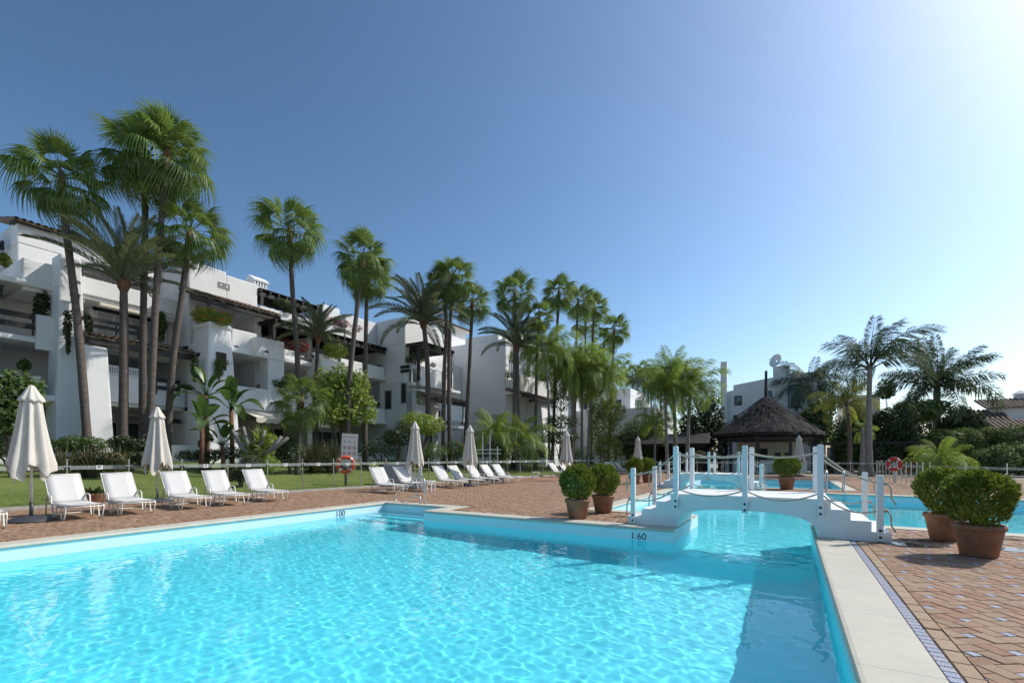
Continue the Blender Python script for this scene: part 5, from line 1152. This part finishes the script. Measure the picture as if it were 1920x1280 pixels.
def lattice():
    d = 21.6; g = P(776, HY, d); t = thing('lattice_screen', 'white lattice screen standing behind the loungers by the fence', 'screen', (g.x, g.y, 0), YAW)
    for x in (-.30, .30): MB().box(x - .07, x + .07, -.05, .05, 0, .98).build('post', 'white_plastic', t)
    mb = MB()
    for k in range(-5, 14):
        x0 = -.23 + k * .066
        for s in (-1, 1):
            a = [(x0, .03), (x0 + s * .9, .93)]; pts = []
            for q in range(31):
                u = q / 30; x = a[0][0] + (a[1][0] - a[0][0]) * u
                if -.23 <= x <= .23: pts.append((x, .002 * s, .03 + .9 * u))
            if len(pts) > 1: mb.beam(pts[0], pts[-1], .006, .018)
    mb.build('lattice', 'white_plastic', t)
    u = thing('planter_box', 'low grey planter box behind the loungers near the lattice screen', 'planter', tuple(P(738, HY, 22.3).xy) + (0,), YAW)
    MB().box(-.5, .75, 0, .5, 0, 1.02).build('body', 'grey_metal', u, bevel=.01)
    MB().box(-.46, .71, .04, .46, 1.021, 1.03).build('soil', 'soil', u)
    u = thing('planter_box', 'low grey planter box behind the far end of the lounger row', 'planter', tuple(P(918, HY, 27.0).xy) + (0,), YAW)
    MB().box(-.6, .85, 0, .5, 0, .72).build('body', 'grey_metal', u, bevel=.01)
    MB().box(-.56, .81, .04, .46, .721, .73).build('soil', 'soil', u)
lattice()
# ------------------------------------------------------------------ palms
def PX_(kind, label, X, pts, sc=1., **k): return palm(kind, label, dX(pts[0][0], X), pts, sc, **k)
g1 = 'tall palms in front of the apartments'
PX_('fan', 'tall leaning fan palm at the far left, crown left of the others', -24.8, [(168, 840), (147, 620), (124, 430), (114, 326)], .95, group=g1)
PX_('date', 'date palm with grey-green upright fronds between the leftmost fan palms', -24.9, [(230, 835), (232, 700), (232, 520)], 1.12, group=g1, cv=1, el=(86, 34))
PX_('fan', 'tall straight fan palm, left one of the twin crowns at the top', -25.2, [(268, 835), (268, 640), (272, 440), (272, 292)], 1.05, group=g1)
PX_('fan', 'tallest fan palm, right one of the twin crowns at the top', -24.4, [(280, 835), (285, 700), (297, 490), (313, 278)], 1.05, group=g1)
PX_('fan', 'fan palm curving right with its lower crown beside the twin palms', -25.0, [(312, 835), (322, 700), (343, 540), (357, 428)], .92, group=g1)
PX_('fan', 'lone tall fan palm right of the perforated white wall', -23.4, [(566, 850), (558, 680), (548, 540), (543, 425)], .98, group=g1)
PX_('fan', 'leaning fan palm, front one of the crossing pair in the middle of the facade', -22.0, [(650, 850), (655, 720), (667, 600), (681, 478)], .9, group=g1)
PX_('fan', 'fan palm, rear one of the crossing pair in the middle of the facade', -22.8, [(684, 850), (685, 680), (689, 515)], .86, group=g1)
PX_('date', 'short date palm with bright green fronds before the dark pergola', -24.2, [(592, 850), (593, 730), (596, 625)], .86, r=.15, group=g1, cv=2, el=(85, 22))
PX_('date', 'date palm with long arching fronds and pineapple trunk top by the corner tower', -21.4, [(802, 850), (802, 700), (794, 600)], 1.35, r=.2, group=g1, el=(86, 20))
PX_('fan', 'fan palm, left trunk of the pair before the tiled roof tower', -20.6, [(831, 850), (833, 700), (837, 610), (829, 530)], .72, group=g1, n=22)
PX_('fan', 'fan palm, right trunk of the pair before the tiled roof tower', -20.1, [(844, 850), (842, 680), (849, 515)], .86, group=g1)
PX_('fan', 'fan palm with slanting trunk before the big shaded wall', -20.6, [(870, 850), (880, 690), (886, 562)], .82, group=g1)
PX_('fan', 'fan palm at the corner of the big shaded wall', -19.0, [(963, 850), (965, 690), (965, 545)], .95, group=g1)
PX_('date', 'date palm whose crown hangs left of the corner of the big shaded wall', -18.6, [(974, 850), (972, 760), (969, 645)], 1.25, r=.17, group=g1, el=(86, 25))
PX_('fan', 'small-crowned fan palm right of the shaded wall corner', -18.0, [(1003, 850), (1006, 700), (1011, 590)], .72, n=22, group=g1)
PX_('fan', 'tall fan palm, left one of the three standing above the queen palms', -17.4, [(1035, 860), (1043, 660), (1048, 545)], .82, group=g1)
PX_('fan', 'tall fan palm, middle one of the three standing above the queen palms', -18.6, [(1076, 860), (1080, 660), (1084, 562)], .95, group=g1)
PX_('fan', 'tall fan palm, right one of the three standing above the queen palms', -18.9, [(1108, 860), (1110, 680), (1114, 572)], .9, group=g1)
PX_('fan', 'fan palm with spreading leaves right of the queen palm group', -17.0, [(1140, 860), (1147, 720), (1152, 615)], 1.0, group=g1)
PX_('fan', 'short young fan palm with a slanting trunk standing on the lawn', -20.9, [(557, 892), (562, 810), (567, 745)], .72, n=22, r=.11, boot=.4)
g2 = 'queen palms behind the lounger deck'
PX_('queen', 'drooping queen palm at the left of the queen palm group', -16.9, [(1030, 860), (1028, 740), (1020, 655)], 1.15, n=26, r=.13, group=g2)
PX_('queen', 'queen palm with thick ringed trunk, leftmost trunk of the group', -16.2, [(1073, 862), (1074, 760), (1071, 690)], 1.28, group=g2, n=38)
PX_('queen', 'queen palm with knotted trunk in the middle of the group', -16.0, [(1091, 862), (1091, 770), (1093, 690)], 1.25, group=g2, n=38)
PX_('queen', 'queen palm with yellow-green crown at the right of the group', -15.6, [(1102, 862), (1106, 770), (1117, 705)], 1.28, group=g2, n=38)
g3 = 'small palms in the distance'
for i, (k, px, py, d, sc, bx_, lab) in enumerate((('fan', 1165, 690, 72, .9, 1160, 'small distant fan palm, first from the left above the far white house'), ('fan', 1186, 700, 74, .95, 1187, 'small distant fan palm, second from the left above the far white house'), ('darkqueen', 1196, 712, 66, .75, 1196, 'small distant feather palm with thin trunk right of the far white house'),
        ('fan', 1208, 690, 80, .8, 1208, 'thin distant fan palm behind the feather palm'), ('fan', 1216, 705, 76, .85, 1212, 'distant fan palm with slanting trunk left of the far grey block'), ('fan', 1222, 712, 82, .8, 1221, 'distant fan palm standing over the far grey block'), ('fan', 1243, 708, 78, .8, 1233, 'distant slanting fan palm right of the far grey block'),
        ('fan', 1098, 600, 60, 1.0, 1094, 'fan palm crown glimpsed behind the queen palms'), ('fan', 1133, 640, 58, .95, 1136, 'fan palm half hidden behind the queen palm group'))):
    palm(k, lab, d, [(bx_, 850), (px, py)], sc * 1.15, n=18, r=.15, group=g3)
g4 = 'queen palms beside the hut'
palm('queen', 'queen palm left of the hut, left one with low crown', 41.5, [(1251, 868), (1249, 790), (1249, 730)], 1.15, group=g4, n=28)
palm('queen', 'queen palm left of the hut, tallest with arching crown', 44.0, [(1266, 868), (1265, 780), (1258, 700)], 1.25, group=g4, n=28, r=.2)
palm('queen', 'queen palm nearest the hut with thick grey trunk', 42.5, [(1288, 868), (1291, 790), (1296, 722)], 1.25, group=g4, n=28, r=.2)
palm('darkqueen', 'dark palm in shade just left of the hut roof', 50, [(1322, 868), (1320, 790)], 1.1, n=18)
palm('queen', 'short feathery palm below the queen palms left of the hut', 43.5, [(1228, 868), (1232, 790)], .9, n=12, r=.12)
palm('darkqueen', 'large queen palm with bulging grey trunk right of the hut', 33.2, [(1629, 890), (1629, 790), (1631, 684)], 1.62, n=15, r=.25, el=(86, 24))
palm('royal', 'royal palm with smooth green crown shaft behind the dark hedge', 45, [(1756, 850), (1756, 800), (1757, 716)], 1.5, n=24, r=.36, el=(82, -6))
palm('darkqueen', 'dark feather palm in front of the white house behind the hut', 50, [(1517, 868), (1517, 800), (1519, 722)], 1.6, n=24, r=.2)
palm('lime', 'small yellow-green palm beside the large queen palm', 36, [(1594, 875), (1592, 800), (1586, 752)], .95, n=14, r=.19)
palm('queen', 'thick stub of a palm trunk with few fronds beside the large queen palm', 36.5, [(1616, 878), (1617, 800)], .5, n=7, r=.2)
palm('queen', 'low spreading palm behind the right-hand fence', 33, [(1765, 880), (1762, 858)], .85, n=16, r=.12, boot=0)
for i, (px, py, X, s) in enumerate(((925, 812, -18.5, .95), (972, 818, -17.8, 1.05), (1210, 800, -14.5, 1.1))):
    PX_('queen', ('low bushy palm left of the wooden frame near the fence', 'low arching palm with yellowing fronds right of the wooden frame', 'low palm under the trees behind the far loungers')[i], X, [(px, 862), (px, py)], s, n=22, r=.16)
# ------------------------------------------------------------------ trees, shrubs and beds
def SX(name, label, cat, X, bl, n, size, m, **k): return shrub(name, label, cat, dX(bl[0][0], X), bl, n, size, m, **k)
SX('round_tree', 'dense dark round tree at the left edge behind the large parasol', 'tree', -23.2, [(25, 740, 62, 48), (-20, 760, 50, 60), (20, 790, 45, 30), (45, 735, 28, 26)], 9000, .085, 'leaf', seed=3, trunk_r=.09)
SX('leafy_tree', 'bright leafy tree with twisted trunk in front of the pergola terrace', 'tree', -22.8, [(640, 740, 46, 40), (612, 725, 28, 36), (668, 725, 26, 34), (640, 775, 50, 24), (640, 705, 22, 24), (606, 758, 22, 20), (690, 770, 18, 26)], 7000, .11, 'leaf_lime', seed=5, trunk_r=.11)
SX('dome_tree', 'small flat-topped tree with forked trunk left of the third parasol', 'tree', -19.8, [(790, 792, 36, 16), (765, 800, 20, 12), (815, 795, 20, 16), (778, 783, 24, 12), (800, 805, 28, 10)], 4500, .075, 'leaf_lime', seed=6, trunk_r=.09)
SX('bare_shrub', 'thin twiggy shrub leaning left of the flat-topped tree', 'plant', -20.4, [(752, 806, 12, 14), (746, 798, 8, 10)], 350, .06, 'leaf_olive', seed=7)
SX('tiered_conifer', 'sparse tiered conifer standing left of the queen palms', 'tree', -16.2, [(1051, 755, 22, 18), (1052, 790, 34, 14), (1050, 820, 40, 12), (1050, 735, 12, 14), (1030, 805, 18, 12)], 4200, .09, 'leaf_dark', seed=8)
SX('bamboo_clump', 'tall dense lime-green bamboo clump right of the queen palms', 'plant', -14.6, [(1130, 800, 28, 50), (1150, 775, 24, 26), (1118, 770, 20, 26), (1160, 768, 16, 14), (1140, 840, 26, 30)], 7000, .13, 'leaf_lime', seed=9, aspect=.28)
SX('bushy_tree', 'olive-green bushy tree right of the bamboo clump', 'tree', -13.6, [(1195, 810, 34, 26), (1225, 800, 24, 26), (1175, 830, 30, 26), (1215, 840, 30, 24)], 6500, .13, 'leaf', seed=10)
shrub('green_tree', 'dark leafy tree covering the left side of the hut', 'tree', 48, [(1310, 800, 34, 50), (1335, 780, 22, 42), (1345, 830, 24, 40), (1290, 820, 22, 40)], 7000, .16, 'leaf_dark', seed=11, zb=0)
shrub('round_crown_tree', 'small round-crowned tree beside the large queen palm', 'tree', 50, [(1662, 722, 20, 14), (1660, 738, 20, 10), (1668, 730, 14, 14)], 1500, .14, 'leaf', seed=12, zb=0, trunk_r=.06)
shrub('broad_tree', 'broad-leaved tree in front of the white house right of the hut', 'tree', 46, [(1528, 790, 36, 34), (1545, 770, 22, 26), (1508, 800, 22, 28), (1535, 815, 34, 22)], 4500, .17, 'leaf', seed=13, zb=0)
g5 = 'dense hedge shrubs at the right'
for i, (bl, n, sz, m, fl, d, lab) in enumerate((
        ([(1600, 815, 30, 46), (1610, 775, 20, 26), (1585, 840, 26, 40)], 4500, .13, 'leaf', None, 42, 'tall lime-topped shrub behind the small yellow palm'),
        ([(1660, 800, 34, 36), (1690, 790, 34, 34), (1650, 850, 44, 40), (1700, 845, 40, 44)], 12000, .13, 'leaf_dark', ('flower_pink', 160, .05), 41, 'dark hedge with sparse pink flowers right of the large queen palm'),
        ([(1725, 770, 44, 20), (1755, 762, 26, 14), (1700, 772, 30, 20)], 5000, .15, 'leaf', None, 43, 'climbing plant draped over the hedge by the royal palm'),
        ([(1800, 795, 34, 34), (1825, 800, 26, 28), (1780, 810, 28, 30)], 7000, .13, 'leaf_dark', ('flower_pink', 60, .05), 44, 'dark rounded tree-like shrub right of the royal palm trunk'),
        ([(1770, 830, 40, 26), (1810, 832, 40, 28), (1850, 828, 40, 28)], 10000, .10, 'leaf', ('flower_pink', 260, .05), 39, 'pink flowering oleander hedge in front of the dark tree-like shrub'),
        ([(1890, 828, 44, 28), (1925, 825, 40, 30), (1960, 830, 40, 30)], 8000, .10, 'leaf', ('flower_pink', 320, .05), 38, 'pink flowering oleander hedge at the right edge'),
        ([(1870, 862, 44, 30), (1910, 862, 40, 30), (1840, 868, 26, 24), (1950, 862, 40, 30)], 11000, .085, 'leaf', ('flower_white', 90, .045), 34, 'rounded green shrub with white flowers behind the right-hand fence'),
        ([(1745, 868, 34, 16), (1780, 866, 34, 20), (1712, 870, 24, 14), (1810, 872, 20, 14)], 5000, .10, 'leaf_lime', None, 35, 'low bright green plants behind the second life ring'),
        ([(1555, 868, 30, 12), (1600, 868, 26, 14), (1580, 872, 30, 10)], 3000, .08, 'leaf', ('flower_white', 60, .03), 43, 'low planting in front of the hut beside the pool'))):
    shrub('hedge_shrub', lab, 'shrub', d, bl, int(n * 1.7), sz * .95, m, seed=20 + i, flowers=fl, group=g5, zb=0)
for i, px in enumerate((1590, 1660, 1730, 1800, 1870, 1940)):
    shrub('screen_shrub', '%s tall dark screening bush, counted from the left, behind the right-hand hedge' % ords[i], 'shrub', 53, [(px, 815, 48, 42), (px + 20, 840, 44, 30)], 5000, .17, 'leaf_dark', seed=140 + i, group='tall screening bushes', zb=0)
shrub('pot_palm_bush', 'spreading cycad-like bush before the hut between the bridge posts', 'shrub', 42.5, [(1310, 858, 26, 14), (1335, 855, 20, 10), (1290, 862, 18, 10)], 2600, .16, 'leaf_olive', seed=33, zb=0, aspect=.2)
# garden bed at the foot of the apartments
g6 = 'bed shrubs along the apartments'
bed = [(-24.2, [(20, 838, 50, 22), (-30, 836, 40, 24)], 'leaf', ('flower_red', 90, .035), 'low shrub with red flowers at the left edge of the bed'),
       (-24.0, [(140, 832, 34, 16), (175, 834, 30, 16), (105, 836, 24, 14)], 'leaf', None, 'clipped green shrub at the foot of the leftmost palm'),
       (-24.3, [(232, 832, 34, 16), (262, 836, 26, 14)], 'leaf_dark', None, 'dark green shrub at the foot of the date palm'),
       (-22.8, [(150, 858, 22, 9), (185, 857, 22, 10), (215, 858, 22, 10)], 'leaf_olive', ('flower_orange', 120, .03), 'low olive groundcover with orange flowers in front of the leftmost palm'),
       (-22.8, [(245, 857, 16, 10), (268, 856, 14, 10)], 'leaf_olive', ('flower_orange', 80, .03), 'low orange-flowered groundcover right of the spear-leaved plants'),
       (-23.8, [(390, 852, 30, 12), (430, 850, 30, 14), (355, 853, 26, 10)], 'leaf_dark', None, 'dark low shrubs under the paddle-leaved plants'),
       (-21.2, [(545, 845, 30, 24), (525, 850, 22, 18)], 'leaf_dark', None, 'round dark bush beside the lopped tree'),
       (-21.4, [(715, 838, 36, 24), (745, 834, 24, 24), (690, 845, 24, 16)], 'leaf_dark', None, 'dark rounded bushes left of the flat-topped tree'),
       (-20.6, [(745, 820, 28, 16), (735, 815, 18, 14)], 'leaf_dark', ('flower_red', 40, .03), 'purple-dark bush below the flat-topped tree'),
       (-19.6, [(812, 845, 26, 14), (790, 850, 22, 10)], 'leaf', None, 'green bush right of the third parasol'),
       (-19.2, [(852, 842, 18, 18), (868, 845, 14, 14)], 'leaf', ('flower_red', 120, .04), 'bush with dark red flowers left of the fourth parasol'),
       (-18.4, [(925, 845, 28, 16), (955, 848, 26, 14)], 'leaf_dark', None, 'dark low bush behind the wooden frame'),
       (-17.4, [(1000, 850, 26, 12), (1025, 848, 18, 14)], 'leaf_dark', None, 'dark bush left of the tiered conifer'),
       (-16.0, [(1100, 850, 30, 14), (1070, 853, 26, 10)], 'leaf', None, 'green bush at the foot of the queen palms'),
       (-14.3, [(1180, 852, 30, 12), (1215, 850, 30, 14)], 'leaf', None, 'green bush behind the distant ball bushes'),
       (-20.6, [(880, 846, 20, 12), (900, 848, 16, 10)], 'leaf_dark', None, 'dark low bush right of the fourth parasol')]
for i, (X, bl, m, fl, lab) in enumerate(bed): SX('bed_shrub', lab, 'shrub', X, bl, 2600, .06, m, seed=60 + i, flowers=fl, group=g6)
SX('yellow_shrub', 'yellow-green leafy shrub growing through the lopped tree', 'shrub', -20.3, [(488, 845, 26, 24), (505, 825, 18, 14), (470, 850, 18, 18), (495, 870, 30, 16)], 2600, .11, 'leaf_lime', seed=80, aspect=.25)
SX('lawn_shrub', 'feathery grey-green shrub on the lawn behind the fifth lounger', 'shrub', -18.6, [(452, 885, 24, 16), (470, 870, 22, 22), (440, 893, 16, 12)], 1700, .09, 'leaf_olive', seed=81, aspect=.2)
SX('lawn_shrub', 'small leafy shrub on the lawn behind the loungers right of the life ring', 'shrub', -17.2, [(738, 892, 16, 12), (730, 884, 12, 10)], 900, .06, 'leaf', seed=82)
g7 = 'spear-leaved clumps in the bed'
for i, (px, X, n, L, lab) in enumerate(((112, -22.8, 110, 1.25, 'brown-green spear-leaved clump left of the leftmost palm'), (172, -22.5, 120, 1.3, 'spear-leaved clump at the foot of the leftmost palm'), (218, -22.5, 130, 1.3, 'spear-leaved clump left of the second parasol'), (590, -21.2, 200, 1.9, 'tall green spear-leaved clump, left of the two beside the rules sign'), (622, -21.0, 200, 1.9, 'tall green spear-leaved clump nearest the rules sign'))):
    y = yx(px, X); spiky('spear_plant', lab, (X, y, zl(X, y)), n, L, 'spear' if i < 3 else 'leaf_olive', 90 + i, group=g7)
spiky('agave', 'yellow-green fan-leaved rosette on top of the lopped tree', (-20.4, yx(492, -20.4), zl(-20.4, yx(492, -20.4)) + 1.55), 90, .95, 'leaf_lime', 99, .03, 1.2)
strelitzia('paddle-leaved plant, tall left one against the planter pillar', dX(388, -23.6), 388, 742, 1.0, 1)
strelitzia('paddle-leaved plant, low left one against the planter pillar', dX(376, -22.9), 376, 800, .95, 2, 9)
strelitzia('paddle-leaved plant, right one with bright leaves', dX(435, -23.2), 435, 768, 1.05, 3)
strelitzia('paddle-leaved plant with the shortest trunk in the middle', dX(418, -22.7), 418, 835, .9, 4, 9)
def lopped():
    X = -20.2; o = Vector((X, yx(480, X), zl(X, yx(480, X)))); t = thing('lopped_tree', 'lopped grey tree with bare cut branches on the lawn edge', 'tree', o)
    d = dX(480, X); q = lambda px, py, k=0: P(px, py, d + k) - o
    b = MB().tube([(0, 0, -.1), q(478, 862), q(470, 850)], [.2, .17, .13], 9); b.build('trunk', 'trunk_grey', t, smooth=True)
    for pts in ([(472, 852), (452, 838), (436, 806)], [(470, 850), (462, 825), (456, 800)], [(480, 856), (505, 845), (528, 818)], [(482, 858), (515, 840), (540, 820)], [(478, 850), (492, 828), (496, 806)]):
        MB().tube([q(*p) for p in pts], [.10, .08, .07], 8).build('cut_branch', 'trunk_grey', t, smooth=True)
lopped()
def trellis():
    X = -17.6; px = 912; d = dX(px, X); o = P(px, HY, d); o.z = zl(o.x, o.y); t = thing('wooden_frame', 'grey timber frame round a young palm near the fence', 'frame', o, YAW)
    for x in (-.75, -.25, .25, .75): MB().box(x - .04, x + .04, -.04, .04, 0, 1.85 if abs(x) > .5 else 2.6).build('post', 'frame_paint', t)
    for z in (1.35, 1.6): MB().box(-1.0, 1.0, -.075, -.04, z, z + .06).build('rail', 'frame_paint', t)
trellis()
# fine grass standing on the lawn
def grass():
    g = np.random.RandomState(8); n = 70000
    y = g.uniform(-2, 40, n); t = g.rand(n) ** 1.4; x = -17.7 + .085 * (y - 3) - .2 - t * 9.5
    z = .05 + np.minimum(1.15, np.maximum(0, (-17.7 + .085 * (y - 3)) - .15 - x) * .115) - .005
    a = g.uniform(0, 6.28, n); h = g.uniform(.025, .06, n); w = .006; l = g.normal(0, .018, (n, 2))
    V = np.stack([np.stack([x - np.cos(a) * w, y - np.sin(a) * w, z], -1), np.stack([x + np.cos(a) * w, y + np.sin(a) * w, z], -1), np.stack([x + l[:, 0], y + l[:, 1], z + h], -1)], 1).reshape(-1, 3)
    o = link('grass', np_mesh('grass', V, np.arange(n * 3).reshape(-1, 3), 'grass')); tag(o, 'short mown grass covering the lawn behind the glass fence', 'grass', kind='stuff')
grass()
